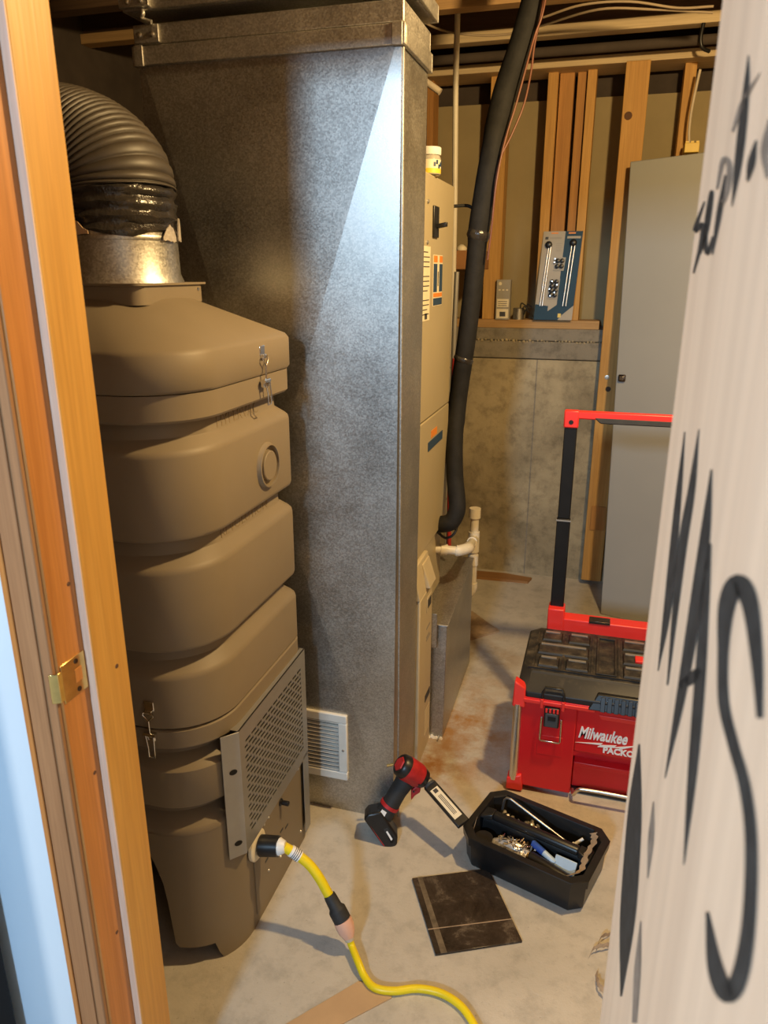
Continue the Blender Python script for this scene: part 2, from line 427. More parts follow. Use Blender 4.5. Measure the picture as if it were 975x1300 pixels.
# front wall with the door opening
OX0, OX1, OZ = -0.668, 0.090, 2.035
FY0, FY1 = 0.735, 0.842
def wall_layer(y0, y1):
    m = MB(); m.box((-2.3, y0, 0), (OX0-0.02, y1, 2.66)); m.box((OX1+0.02, y0, 0), (1.6, y1, 2.66)); m.box((OX0-0.02, y0, OZ+0.02), (OX1+0.02, y1, 2.66))
    return m
wfr = tag(wall_layer(FY0, FY0+0.013).build('wall_front', 'pale_blue_paint'), 'pale blue painted hall wall left of the doorway', kind='structure')
wall_layer(FY0+0.0135, FY1).build('unfinished_side', 'framing_dark', wfr)
trim = root('trim_1', (OX0, FY0, 0), 'stained wooden door frame with brass strike plate at left', None, kind='structure')
MB().box((OX0-0.02, 0.724, 0), (OX0, 0.852, OZ+0.02)).build('jamb', 'jamb_wood', trim, bevel=0.0015)
MB().box((OX1, 0.724, 0), (OX1+0.02, 0.852, OZ+0.02)).build('jamb', 'jamb_wood', trim, bevel=0.0015)
MB().box((OX0, 0.724, OZ), (OX1, 0.852, OZ+0.02)).build('head_jamb', 'jamb_wood', trim, bevel=0.0015)
MB().box((OX0, 0.7795, OZ-0.013), (OX1, 0.852, OZ)).build('door_stop', 'stop_wood', trim, bevel=0.0015)
st = MB().box((OX0, 0.7795, 0), (OX0+0.013, 0.852, OZ-0.0135)).build('door_stop', 'stop_wood', trim, bevel=0.0015)
MB().box((OX0+0.0008, 0.7775, 0), (OX0+0.0125, 0.7795, OZ-0.0135)).build('stop_edge', 'raw_pine_end', st)
MB().box((OX1-0.011, 0.7795, 0), (OX1, 0.852, OZ-0.0135)).build('door_stop', 'stop_wood', trim, bevel=0.0015)
# casing boards: stepped profile
def casing(x0, x1, nm='casing'):
    c = MB().box((x0, 0.716, 0), (x1, 0.735, OZ+0.075)).build(nm, 'casing_wood', trim, bevel=0.002)
    s = 1 if x1 < 0 else -1
    inner = x1 if x1 < 0 else x0
    outer = x0 if x1 < 0 else x1
    MB().box(sorted_box(outer, outer+s*0.009, 0.7125, 0.716)[0], sorted_box(outer, outer+s*0.009, 0.7125, 0.716)[1]).build('casing_bead', 'jamb_wood', c, bevel=0.0015)
    MB().box(sorted_box(outer+s*0.011, outer+s*0.040, 0.7135, 0.716)[0], sorted_box(outer+s*0.011, outer+s*0.040, 0.7135, 0.716)[1]).build('casing_flat', 'casing_wood', c, bevel=0.001)
def sorted_box(a, b, y0, y1):
    return (min(a, b), y0, 0), (max(a, b), y1, OZ+0.07)
casing(-0.727, -0.6715); casing(0.0935, 0.150)
MB().box((-0.727, 0.716, OZ+0.006), (0.150, 0.735, OZ+0.066)).build('head_casing', 'casing_wood', trim, bevel=0.002)
# strike plate
sp_ = MB()
sp_.box((OX0-0.001, 0.727, 0.938), (OX0+0.0018, 0.775, 0.996))
prof = [(OX0+0.0018, 0.727), (OX0+0.0006, 0.7205), (OX0-0.004, 0.7165), (OX0-0.008, 0.7145), (OX0-0.008, 0.7128), (OX0-0.003, 0.7145), (OX0+0.003, 0.719), (OX0+0.0036, 0.727)]
for z0, z1, k in ((0.945, 0.989, 0),):
    sp_.hexa([(x, y, z0) for x, y in prof], [(x, y, z1) for x, y in prof])
strike = sp_.build('strike_plate', 'brass', trim, bevel=0.0012)
MB().box((OX0+0.0012, 0.752, 0.957), (OX0+0.0024, 0.766, 0.977)).build('latch_hole', 'jamb_wood', strike)
for z in (0.9455, 0.9885):
    MB().lathe((OX0+0.0015, 0.757, z), (1, 0, 0), [(0, 0.0042), (0.0012, 0.0036), (0.0013, 0.0010)], 12).build('screw', 'bronze', strike, smooth=40)
for y_, z_ in ((0.766, 1.10), (0.765, 0.80), (0.764, 0.50)):
    MB().lathe((OX0, y_, z_), (1, 0, 0), [(0, 0.0032), (0.0008, 0.003), (0.0009, 0.001)], 10).build('nail_hole', 'knot', trim)
MB().lathe((OX0+0.013, 0.826, 0.945), (1, 0, 0), [(0, 0.0036), (0.0008, 0.0032), (0.0009, 0.001)], 10).build('nail_hole', 'knot', trim)

# open door leaf at right with marker writing
HX, HY = 0.0625, 0.722
da = math.radians(3.0)
LD = Vector((math.sin(da), -math.cos(da), 0)); LN = Vector((math.cos(da), math.sin(da), 0))
h0 = Vector((HX, HY, 0.012))
q = [h0, h0+LD*0.71, h0+LD*0.71+LN*0.035, h0+LN*0.035]
door = tag(MB().hexa(q, [p+Vector((0, 0, 2.015)) for p in q]).build('door_1', 'door_face', bevel=0.002), 'open unpainted door leaf with black marker writing at right edge', kind='structure')
def leaf(x, y):
    r = FW + RT*((x-487.5)/FPX) - UP*((y-650)/FPX)
    t = (h0-EYEP).dot(LN)/r.dot(LN)
    return EYEP+r*t-LN*0.0006
def stroke(nm, pts, mat='marker_ink', n=6):
    """brush stroke on the leaf face: (x, y, half-width)"""
    P = bez([(x, y, 0) for x, y, w in pts], n); ws = bez([(w, 0, 0) for x, y, w in pts], n)
    m = MB(); L = []; R_ = []
    for i, p in enumerate(P):
        t = (P[min(i+1, len(P)-1)]-P[max(i-1, 0)]).normalized()
        w = max(ws[i].x, 0.3)
        L.append(leaf(p.x-t.y*w, p.y+t.x*w)); R_.append(leaf(p.x+t.y*w, p.y-t.x*w))
    k = len(P)
    m.add(L+R_, [(i, i+1, k+i+1, k+i) for i in range(k-1)])
    return m.build(nm, mat, door)
stroke('letter_s', [(895, 256, 1), (883, 292, 3), (893, 285, 3), (890, 312, 2.5), (881, 347, 1)])
stroke('letter_e', [(890, 322, 1), (898, 290, 3), (905, 247, 2), (902, 250, 2), (896, 300, 3), (899, 322, 2.5), (906, 300, 1.5)])
stroke('letter_p', [(922, 222, 1.5), (914, 270, 3.5), (905, 323, 1)])
stroke('letter_p', [(911, 272, 1.5), (923, 245, 3), (927, 212, 3.5), (919, 203, 3), (911, 240, 1.5)], 'marker_faint')
stroke('letter_t', [(951, 70, 0.5), (949, 105, 3.5), (943, 165, 5.5), (937, 215, 4.5), (930, 262, 0.5)])
stroke('letter_t', [(931, 167, 1.5), (944, 130, 3), (966, 92, 0.5)], 'marker_faint')
stroke('full_stop', [(961, 178, 1), (955, 206, 5), (950, 230, 1.5)])
stroke('numeral', [(979, 150, 2), (972, 190, 5), (975, 226, 2)], 'marker_faint')
stroke('letter_w', [(870, 548, 0.5), (861, 640, 4), (849, 765, 5), (836, 852, 0.5)])
stroke('letter_w', [(888, 545, 0.5), (879, 620, 4.5), (866, 703, 5.5), (848, 870, 1)])
stroke('letter_a', [(904, 596, 1), (896, 680, 6.5), (884, 770, 8), (866, 880, 6), (845, 988, 0.5)])
stroke('letter_a', [(902, 690, 2), (896, 765, 5.5), (889, 870, 7), (880, 980, 6), (869, 1098, 0.5)])
stroke('letter_a', [(864, 872, 4), (878, 862, 7), (890, 850, 5)])
stroke('letter_s', [(966, 912, 4), (962, 835, 8), (953, 765, 11), (938, 742, 13), (924, 768, 11), (919, 830, 7), (920, 893, 7), (932, 945, 7), (947, 1000, 7.5), (955, 1070, 8), (952, 1170, 9), (941, 1238, 11), (925, 1262, 12), (909, 1228, 10), (899, 1158, 2)])
stroke('letter_block', [(812, 945, 1), (807, 1020, 8), (803, 1085, 10), (797, 1170, 9.5), (789, 1265, 1)])
stroke('marker_smudge', [(830, 1018, 0.5), (827, 1065, 3.5), (823, 1115, 0.5)], 'marker_faint')
stroke('marker_smudge', [(814, 1170, 0.5), (810, 1230, 4), (806, 1299, 3)], 'marker_faint')

tag(MB().box((-1.45, 0.672, 0), (-0.855, 0.716, 1.3)).build('flat_panel', 'black_board', bevel=0.003), 'flat black panel standing against the pale hall wall', 'panel')

# ================================================================== DUCT PLENUM
PX0, PX1, PY0, PY1 = -1.085, -0.462, 1.70, 1.935
pl_ = root('sheet_metal_plenum', (-0.78, 1.82, 0), 'tall galvanised sheet metal plenum with creased front', 'duct')
m = MB()
fc = Vector(((PX0+PX1)/2-0.02, PY0-0.022, 0.985))
TL, TR, BR, BL = Vector((PX0, PY0, 1.985)), Vector((PX1, PY0, 1.985)), Vector((PX1-0.012, PY0, 0)), Vector((PX0, PY0, 0))
bk = [Vector((p.x, PY1, p.z)) for p in (TL, TR, BR, BL)]
m.add([TL, TR, BR, BL, fc]+bk, [(0, 1, 4), (1, 2, 4), (2, 3, 4), (3, 0, 4), (0, 5, 6, 1), (1, 6, 7, 2), (2, 7, 8, 3), (3, 8, 5, 0), (5, 8, 7, 6)])
body = m.build('body', 'galvanised', pl_)
MB().box((PX1-0.001, PY0+0.003, 0.01), (PX1+0.004, PY0+0.012, 1.95)).build('corner_seam', 'galvanised_band', pl_, bevel=0.001)
def ring_band(nm, x0, x1, y0, y1, z0, z1, t, mat, par, bev=0.002):
    m = MB()
    m.box((x0-t, y0-t, z0), (x1+t, y0, z1)); m.box((x0-t, y1, z0), (x1+t, y1+t, z1))
    m.box((x0-t, y0, z0), (x0, y1, z1)); m.box((x1, y0, z0), (x1+t, y1, z1))
    return m.build(nm, mat, par, bevel=bev)
ring_band('slip_band', PX0, PX1, PY0, PY1, 1.945, 1.985, 0.010, 'galvanised_band', pl_)
ring_band('slip_band', PX0, PX1, PY0, PY1, 1.987, 2.028, 0.005, 'galvanised_band', pl_)
for x in (PX0-0.003, PX1-0.018):
    cc = MB().box((x, PY0-0.013, 1.944), (x+0.022, PY0-0.009, 1.986)).build('corner_clip', 'galvanised_band', pl_, bevel=0.001)
MB().box((PX0+0.0, PY0-0.010, 1.99), (PX0+0.062, PY0-0.005, 2.026)).build('bracket', 'galvanised_band', pl_, bevel=0.001)
for x in (PX0+0.014, PX0+0.046):
    MB().lathe((x, PY0-0.010, 2.006), (0, -1, 0), [(0, 0.0065), (0.003, 0.006), (0.005, 0.003)], 12).build('screw', 'zinc_screw', pl_, smooth=40)
# register grille low on the plenum
gx0, gx1, gz0, gz1 = -0.765, -0.604, 0.115, 0.328
gr = root('air_register', (-0.685, PY0-0.012, gz0), 'white louvred air register low on the galvanised plenum', 'register')
ring = MB(); yb, yf = PY0-0.0005, PY0-0.016
fw_ = 0.026
ring.box((gx0, yf, gz0), (gx1, yb, gz0+fw_)); ring.box((gx0, yf, gz1-fw_), (gx1, yb, gz1))
ring.box((gx0, yf, gz0+fw_), (gx0+fw_, yb, gz1-fw_)); ring.box((gx1-fw_, yf, gz0+fw_), (gx1, yb, gz1-fw_))
ring.build('frame', 'register_white', gr, bevel=0.003)
MB().box((gx0+fw_, PY0-0.0045, gz0+fw_), (gx1-fw_, PY0-0.0015, gz1-fw_)).build('backing', 'steel_dark_slot', gr)
ns = 13
for k in range(ns):
    z = gz0+fw_+0.006+(gz1-gz0-2*fw_-0.008)*k/(ns-1)
    MB().obox(((gx0+gx1)/2, PY0-0.010, z), ((gx1-gx0)/2-fw_, 0, 0), (0, 0.005, 0.0006), (0, -0.0001, 0.0009)).build('slat', 'register_white', gr)
MB().lathe((gx1-0.012, yf, 0.215), (0, -1, 0), [(0, 0.004), (0.002, 0.0035), (0.0025, 0.001)], 10).build('screw', 'steel_grey', gr, smooth=40)

# trunk duct above
td = root('trunk_duct', (-0.77, 1.81, 2.036), 'galvanised trunk duct running above the plenum at the ceiling', 'duct')
MB().box((PX0-0.01, PY0-0.012, 2.05), (PX1+0.012, PY1+0.012, 2.39)).build('body', 'galvanised_band', td, bevel=0.004)
ring_band('flange', PX0-0.01, PX1+0.012, PY0-0.012, PY1+0.012, 2.05, 2.085, 0.008, 'galvanised_band', td)
MB().box((PX0-0.02, PY0-0.03, 2.055), (PX0+0.055, PY0-0.02, 2.10)).build('bracket', 'galvanised_band', td, bevel=0.001)
for x in (PX0+0.002, PX0+0.036):
    MB().lathe((x, PY0-0.030, 2.066), (0, -1, 0), [(0, 0.006), (0.003, 0.0055), (0.005, 0.003)], 12).build('screw', 'zinc_screw', td, smooth=40)
MB().tube(bez([(PX0+0.03, PY0-0.016, 2.056), (PX0+0.034, PY0-0.02, 2.045), (PX0+0.028, PY0-0.016, 2.036), (PX0+0.05, PY0-0.014, 2.028)]), 0.005, 6).build('hanger_strap', 'galvanised_band', td, smooth=60)

# ================================================================== AIR HANDLER (furnace)
FX, F0, F1, FZ0, FZ1 = -0.49, 1.955, 2.43, 0.672, 1.749
fu = root('air_handler', (-0.75, 2.19, FZ0), 'tall beige air handler cabinet behind the plenum', 'air handler')
MB().box((-1.02, F0, FZ0), (FX-0.012, F1, FZ1)).build('cabinet', 'furnace_beige', fu, bevel=0.003)
MB().box((FX-0.012, F0+0.002, 1.088), (FX, F1-0.002, FZ1-0.002)).build('upper_panel', 'furnace_beige', fu, bevel=0.003)
low = MB().box((FX-0.012, F0+0.002, FZ0+0.004), (FX, F1-0.002, 1.084)).build('lower_panel', 'furnace_beige', fu, bevel=0.003)
def fx(x, y): return pp(x, y, 'x', FX)
def decal(nm, x0, y0, x1, y1, mat, par, t=0.0012, base=0.0):
    """rectangle on the cabinet face between two pixel corners (upper near, lower far)"""
    a, b = fx(x0, y0), fx(x1, y1)
    return MB().box((FX+base, min(a.y, b.y), min(a.z, b.z)), (FX+base+t, max(a.y, b.y), max(a.z, b.z))).build(nm, mat, par)
def yz(nm, y0, y1, z0, z1, mat, par, base=0.0, t=0.001):
    return MB().box((FX+base, y0, z0), (FX+base+t, y1, z1)).build(nm, mat, par)
# switch
sw = MB().box((FX, 2.135, 1.590), (FX+0.006, 2.195, 1.672)).build('breaker_switch', 'black_plastic', fu, bevel=0.002)
MB().obox((FX+0.018, 2.17, 1.622), (0.016, 0, 0.003), (0, 0.009, 0), (0, 0, 0.006)).build('toggle', 'black_plastic', sw, bevel=0.002)
for y_, z_ in ((2.075, 1.677), (2.075, 1.575)):
    MB().lathe((FX, y_, z_), (1, 0, 0), [(0, 0.006), (0.004, 0.005), (0.005, 0.002)], 10).build('screw', 'steel_grey', fu, smooth=40)
# cream data sticker
s1 = yz('data_label', 1.99, 2.115, 1.37, 1.565, 'cream_label', fu)
for k in range(14):
    z = 1.55-k*0.0125
    if k in (4, 9): continue
    yz('print_line', 2.0 if k % 3 else 2.03, 2.105 if k % 4 else 2.085, z-0.0013, z+0.0013, 'print_dark', s1, 0.001, 0.0004)
yz('print_mark', 2.055, 2.085, 1.374, 1.390, 'print_dark', s1, 0.001, 0.0004)
# colour warning sticker
s2 = yz('warning_label', 2.155, 2.275, 1.405, 1.545, 'cream_label', fu)
yz('print_block', 2.157, 2.205, 1.525, 1.543, 'print_orange', s2, 0.001, 0.0005)
yz('print_block', 2.232, 2.273, 1.525, 1.543, 'print_orange', s2, 0.001, 0.0005)
yz('print_block', 2.157, 2.203, 1.444, 1.521, 'print_navy', s2, 0.001, 0.0005)
yz('print_block', 2.232, 2.273, 1.444, 1.521, 'print_navy', s2, 0.001, 0.0005)
yz('print_block', 2.157, 2.273, 1.430, 1.441, 'print_orange', s2, 0.001, 0.0005)
yz('print_block', 2.157, 2.273, 1.407, 1.427, 'print_navy', s2, 0.001, 0.0005)
yz('print_mark', 2.213, 2.222, 1.46, 1.50, 'print_dark', s2, 0.001, 0.0005)
# badge on the lower panel
yz('badge', 2.13, 2.33, 0.985, 1.012, 'print_navy', low, 0, 0.002)
yz('badge_logo', 2.17, 2.25, 1.018, 1.040, 'print_orange', low, 0, 0.001)
for z_ in (1.20, 0.95, 0.75):
    MB().lathe((FX-0.004, F1, z_), (0, 1, 0), [(0, 0.006), (0.004, 0.005)], 8).build('screw', 'steel_grey', fu, smooth=40)

# jar on top
jc = pp(546, 213, 'y', 2.16)
jr = root('plastic_jar', (jc.x, 2.16, FZ1), 'clear jar with white lid standing on the beige cabinet', 'jar')
jz = FZ1
MB().lathe((jc.x, 2.16, jz), (0, 0, 1), [(0, 0.026), (0.002, 0.029), (0.042, 0.029), (0.048, 0.026), (0.052, 0.025)], 20).build('body', 'jar_plastic', jr, smooth=50)
MB().lathe((jc.x, 2.16, jz+0.050), (0, 0, 1), [(0, 0.0285), (0.003, 0.0295), (0.018, 0.0295), (0.020, 0.027), (0.0202, 0.001)], 24).build('lid', 'white_plastic', jr, smooth=40)
MB().lathe((jc.x, 2.16, jz+0.012), (0, 0, 1), [(0, 0.0293), (0.026, 0.0293)], 20).build('label_wrap', 'cream_label', jr, smooth=50)
MB().lathe((jc.x, 2.16, jz+0.004), (0, 0, 1), [(0, 0.0295), (0.012, 0.0295)], 20).build('label_stripe', 'yellow_lid', jr, smooth=50)
for k in range(6):
    a = -0.9+k*0.25
    MB().obox((jc.x+0.0295*math.cos(a), 2.16+0.0295*math.sin(a), jz+0.026+0.006*math.sin(k*2.1)), (0.0008*math.cos(a), 0.0008*math.sin(a), 0), (-0.003*math.sin(a), 0.003*math.cos(a), 0), (0, 0, 0.005)).build('label_print', 'print_navy', jr)

# slim air cleaner and return box under the cabinet
ac = root('air_cleaner', (-0.52, 2.03, 0), 'slim cream air cleaner cabinet between plenum and return box', 'air cleaner')
AX = -0.463
MB().box((-0.60, 1.952, 0), (AX, 2.115, 0.575)).build('body', 'filter_beige', ac, bevel=0.004)
q0 = [(-0.60, 1.948, 0.575), (AX, 1.948, 0.575), (AX, 2.118, 0.575), (-0.60, 2.118, 0.575)]
q1 = [(-0.60, 1.948, 0.675), (AX-0.018, 1.948, 0.675), (AX-0.018, 2.118, 0.675), (-0.60, 2.118, 0.675)]
MB().hexa(q0, q1).build('cap', 'filter_beige', ac, bevel=0.003)
MB().hexa([(AX-0.002, 2.03, 0.585), (AX+0.012, 2.03, 0.585), (AX+0.012, 2.112, 0.585), (AX-0.002, 2.112, 0.585)],
          [(AX-0.02, 2.03, 0.66), (AX-0.012, 2.03, 0.66), (AX-0.012, 2.112, 0.66), (AX-0.02, 2.112, 0.66)]).build('cap_lip', 'filter_beige', ac, bevel=0.002)
ds = MB().box((AX, 2.035, 0.50), (AX+0.002, 2.098, 0.548)).build('display', 'filter_beige', ac, bevel=0.001)
MB().box((AX+0.0015, 2.045, 0.512), (AX+0.003, 2.088, 0.540)).build('display_screen', 'print_dark', ds)
MB().box((AX, 2.035, 0.185), (AX+0.0015, 2.10, 0.208)).build('badge', 'print_dark', ac)
for k in range(7):
    MB().box((AX, 2.035, 0.06+k*0.014), (AX+0.0012, 2.10, 0.064+k*0.014)).build('vent_rib', 'filter_beige', ac)
for z_, w_ in ((0.44, 0.05), (0.41, 0.04), (0.40, 0.055)):
    MB().box((AX, 2.04, z_), (AX+0.0006, 2.04+w_, z_+0.006)).build('print_line', 'steel_grey', ac)

rb = root('return_air_box', (-0.62, 2.40, 0), 'low galvanised return air box on the floor beside the air cleaner', 'duct')
RX = -0.420
q0 = [(-0.95, 2.128, 0), (RX, 2.128, 0), (RX-0.004, 2.665, 0), (-0.95, 2.665, 0)]
q1 = [(-0.95, 2.150, 0.405), (RX, 2.150, 0.405), (RX-0.012, 2.70, 0.432), (-0.95, 2.70, 0.432)]
MB().hexa(q0, q1).build('body', 'galvanised', rb, bevel=0.002)
MB().hexa([(-0.95, 2.147, 0.4055), (RX+0.004, 2.147, 0.4055), (RX-0.008, 2.703, 0.4325), (-0.95, 2.703, 0.4325)],
          [(-0.95, 2.147, 0.4095), (RX+0.004, 2.147, 0.4095), (RX-0.008, 2.703, 0.4365), (-0.95, 2.703, 0.4365)]).build('top_sheet', 'galvanised_band', rb, bevel=0.001)
MB().box((-0.50, 2.118, 0.34), (-0.447, 2.124, 0.46)).build('side_strap', 'galvanised', rb, bevel=0.001)
ce = MB()
for k in range(9):
    ce.lathe((-0.49+k*0.0082, 2.122+0.003*math.sin(k*2), 0.0), (0, 0, 1), [(0, 0.007), (0.004+0.003*math.cos(k*3), 0.005), (0.009, 0.001)], 7)
ce.build('caulk_bead', 'white_plastic', rb, smooth=50)
MB().box((RX-0.012, 2.10, 0.004), (RX-0.010, 2.45, 0.010)).build('bottom_hem', 'galvanised_band', rb)
# stand under the cabinet behind the return box
MB().hexa([(-0.95, 2.13, 0.44), (-0.505, 2.13, 0.44), (-0.505, 2.42, 0.44), (-0.95, 2.42, 0.44)], [(-0.95, 2.13, FZ0), (-0.505, 2.13, FZ0), (-0.505, 2.42, FZ0), (-0.95, 2.42, FZ0)]).build('riser', 'furnace_beige', rb, bevel=0.002)

# ------------------------------------------------------------------ PVC drain
pv = root('drain_pipe', (-0.42, 2.735, 0.25), 'cream plastic condensate drain with trap and fittings', 'pipe')
vx, vy = -0.437, 2.735
def pvz(y): return pp(602, y, 'y', vy).z
def pcyl(nm, p0, p1, r=0.0165): return MB().cyl(p0, p1, r, n=16).build(nm, 'pvc', pv, smooth=50)
pcyl('riser_pipe', (vx, vy, pvz(690)), (vx, vy, pvz(650)))
pcyl('cap', (vx, vy, pvz(657)), (vx, vy, pvz(645)), 0.0225)
pcyl('tee', (vx, vy, pvz(700)), (vx, vy, pvz(675)), 0.0215)
pcyl('riser_pipe', (vx, vy, pvz(745)), (vx, vy, pvz(690)))
pcyl('coupling', (vx, vy, pvz(717)), (vx, vy, pvz(704)), 0.0205)
ez = pvz(741)
MB().tube(bez([(vx, vy, ez+0.004), (vx, vy, ez-0.02), (vx-0.014, vy-0.004, ez-0.042), (vx-0.05, vy-0.01, ez-0.048), (vx-0.16, vy-0.01, ez-0.050)]), 0.0205, 14).build('elbow', 'pvc', pv, smooth=50)
hz = pvz(684)
h1 = pp(556, 697, 'y', 2.36); h2 = pp(583, 699, 'y', 2.39); h3 = pp(594, 696, 'y', 2.43); h4 = Vector((vx, vy-0.012, hz))
h0_ = Vector((-0.56, h1.y-0.01, h1.z))
MB().tube(bez([h0_, h1, h2, h3, h3.lerp(h4, 0.4), h4]), 0.0150, 14).build('cross_pipe', 'pvc', pv, smooth=50)
MB().tube(bez([h2+(h1-h2)*0.15, h2, h3, h3.lerp(h4, 0.18)]), 0.0195, 14).build('elbow', 'pvc', pv, smooth=50)
MB().tube([h3.lerp(h4, 0.72), h4], 0.0195, 14).build('tee_branch', 'pvc', pv, smooth=50)
hc = pp(563, 697.5, 'y', 2.368); MB().tube([hc+(h1-h2).normalized()*0.012, hc-(h1-h2).normalized()*0.012], 0.0195, 14).build('coupling', 'pvc', pv, smooth=50)

# ------------------------------------------------------------------ black insulated refrigerant line
bl = root('insulated_pipe', (-0.45, 2.46, 0.66), 'thick black foam insulated pipe curving from ceiling into beige cabinet', 'pipe')
BY = 2.47
def bp_(x, y, Y=BY): return tuple(pp(x, y, 'y', Y))
path = bez([bp_(688, -60, 2.62), bp_(680, -10, 2.60), bp_(662, 55, 2.57), bp_(639, 125, 2.53), bp_(622, 205, 2.49), bp_(612, 265, 2.47), bp_(607, 300), bp_(601, 360), bp_(593, 425), bp_(588, 460), bp_(581, 510), bp_(577, 560, 2.42), bp_(577.5, 605, 2.39), bp_(580, 632, 2.365), bp_(580, 648, 2.350), bp_(574, 661, 2.340), bp_(565, 665, 2.335), bp_(545, 666, 2.33)], 6)
rad = [0.037 if p.z > 1.9 else (0.034 if p.z > 1.60 else (0.031 if p.z > 1.0 else 0.029)) for p in path]
MB().tube(path, rad, 16).build('insulation', 'insulation_black', bl, smooth=60)
for y_ in (298, 456):
    c = Vector(bp_(607.3 if y_ == 298 else 588.5, y_)); dz = Vector((0.012, 0, 0.035)) if y_ == 298 else Vector((0.008, 0, 0.02))
    MB().tube([c-dz*0.5, c-dz*0.25, c+dz*0.25, c+dz*0.5], [0.030, 0.0365, 0.0365, 0.030] if y_ == 298 else [0.029, 0.0335, 0.0335, 0.029], 16).build('tape_joint', 'black_tape', bl, smooth=50)
tag(MB().tube(bez([bp_(556, 676, 2.36), bp_(566, 683, 2.37), bp_(577, 677, 2.38), bp_(583, 660, 2.40)]), 0.0045, 8).build('copper_line', 'black_rubber', None, smooth=60), 'thin dark line looping under the black pipe bend', 'pipe')

# red strip pipe, white pipe, small items at the cabinet's far side
tag(MB().tube(bez([tuple(pp(x, y, 'y', 2.62)) for x, y in ((577, 455), (574, 520), (571, 600), (570, 700))]), 0.008, 8).build('red_pipe', 'wire_red', smooth=60), 'thin red vertical pipe behind the black pipe', 'pipe')
tag(MB().tube([(pp(578.5, 106, 'y', 3.2).x, 3.2, 2.66), tuple(pp(578.5, 106, 'y', 3.2)), tuple(pp(577.5, 250, 'y', 3.2)), tuple(pp(573, 480, 'y', 3.2)), (pp(573, 480, 'y', 3.2).x, 3.2, 0.0)], 0.011, 10).build('white_pipe', 'pvc', smooth=60), 'slim white vertical pipe behind the beige cabinet', 'pipe')
tag(MB().tube(bez([tuple(pp(x, y, 'y', Y)) for x, y, Y in ((574, 262, 2.44), (590, 261, 2.5), (598, 263, 2.5), (604, 270, 2.48))]), 0.005, 8).build('thin_conduit', 'black_rubber', smooth=60), 'short dark wire joining beige cabinet and black pipe', 'wire')
a, b = pp(574, 318, 'y', 3.3), pp(612, 342, 'y', 3.3)
shf = tag(MB().box((a.x, 3.3, b.z), (b.x, 3.48, a.z)).build('wood_block', 'wood_shelf', bevel=0.003), 'small brown wood block behind the black pipe', 'wood block')
c = pp(586, 316, 'y', 3.36)
tag(MB().lathe((c.x, 3.36, a.z), (0, 0, 1), [(0, 0.02), (0.008, 0.024), (0.018, 0.018), (0.026, 0.006)], 12).build('foam_lump', 'cream_label', smooth=60), 'small cream lump resting on the brown wood block', 'foam')
# support legs for wood block: fixed to the white pipe side by a strut to the back wall
MB().box((a.x+0.01, 3.47, b.z+0.01), (a.x+0.05, WB+0.17, a.z-0.01)).build('arm', 'wood_shelf', shf)
a, b = pp(578, 385, 'y', 2.7), pp(586, 412, 'y', 2.7)
tag(MB().tube([tuple(pp(580, 345, 'y', 2.75)), tuple(pp(577, 410, 'y', 2.75)), tuple(pp(575, 470, 'y', 2.75)), (pp(575, 470, 'y', 2.75).x, 2.75, 0.0)], 0.009, 8).build('grey_conduit', 'steel_grey', smooth=60), 'short grey conduit beside the beige cabinet edge', 'conduit')

# thin copper coloured wires hanging beside the black pipe
def wire(nm, pts, r, mat, lab, cat='wire', group=None):
    return tag(MB().tube(bez([tuple(pp(x, y, 'y', Y)) for x, y, Y in pts], 6), r, 8).build(nm, mat, smooth=60), lab, cat, group)
wire('thermostat_wire', [(692, -20, 2.56), (685, 25, 2.55), (678, 60, 2.54), (674, 92, 2.53), (665, 133, 2.51), (650, 170, 2.49), (637, 197, 2.47), (630, 225, 2.455), (627, 260, 2.45)], 0.0032, 'copper_wire', 'brown thin wire with the widest loop beside the black pipe')
wire('thermostat_wire', [(696, -20, 2.54), (688, 20, 2.53), (679, 45, 2.53), (668, 85, 2.51), (655, 133, 2.49), (645, 165, 2.475), (636, 200, 2.455), (629, 240, 2.44), (624, 290, 2.44), (619, 330, 2.44)], 0.0032, 'copper_wire', 'brown thin wire running close along the black pipe')
wire('ceiling_cable', [(520, 18, 3.10), (560, 38, 3.2), (610, 45, 3.28), (655, 42, 3.3), (690, 32, 3.28), (760, 12, 3.1), (830, 12, 3.1), (905, 16, 3.1)], 0.0042, 'cable_dim', 'pale cable sagging across the nearer joists at the ceiling', 'cable')
wire('ceiling_cable', [(690, 22, 3.12), (740, 6, 3.05), (800, 2, 3.05), (860, 10, 3.08), (906, 8, 3.06)], 0.0042, 'cable_dim', 'pale cable running highest along the ceiling at right', 'cable')
wire('panel_cable', [(889, 88, 3.55), (884, 110, 3.56), (878, 140, 3.57), (875, 165, 3.575), (875, 182, 3.575)], 0.0055, 'cable_white', 'white cable dropping to the small yellow box', 'cable')
a = pp(878.5, 186, 'y', 3.56)
yb_ = root('junction_box', (a.x, 3.58, a.z-0.022), 'small yellow electrical box above the grey leaning panel', 'electrical box')
MB().box((a.x-0.028, 3.555, a.z-0.022), (a.x+0.028, 3.68, a.z+0.014)).build('body', 'yellow_box', yb_, bevel=0.002)
for k in (-1, 0, 1):
    MB().box((a.x+k*0.02-0.006, 3.560, a.z+0.0135), (a.x+k*0.02+0.006, 3.60, a.z+0.021)).build('tab', 'yellow_box', yb_)
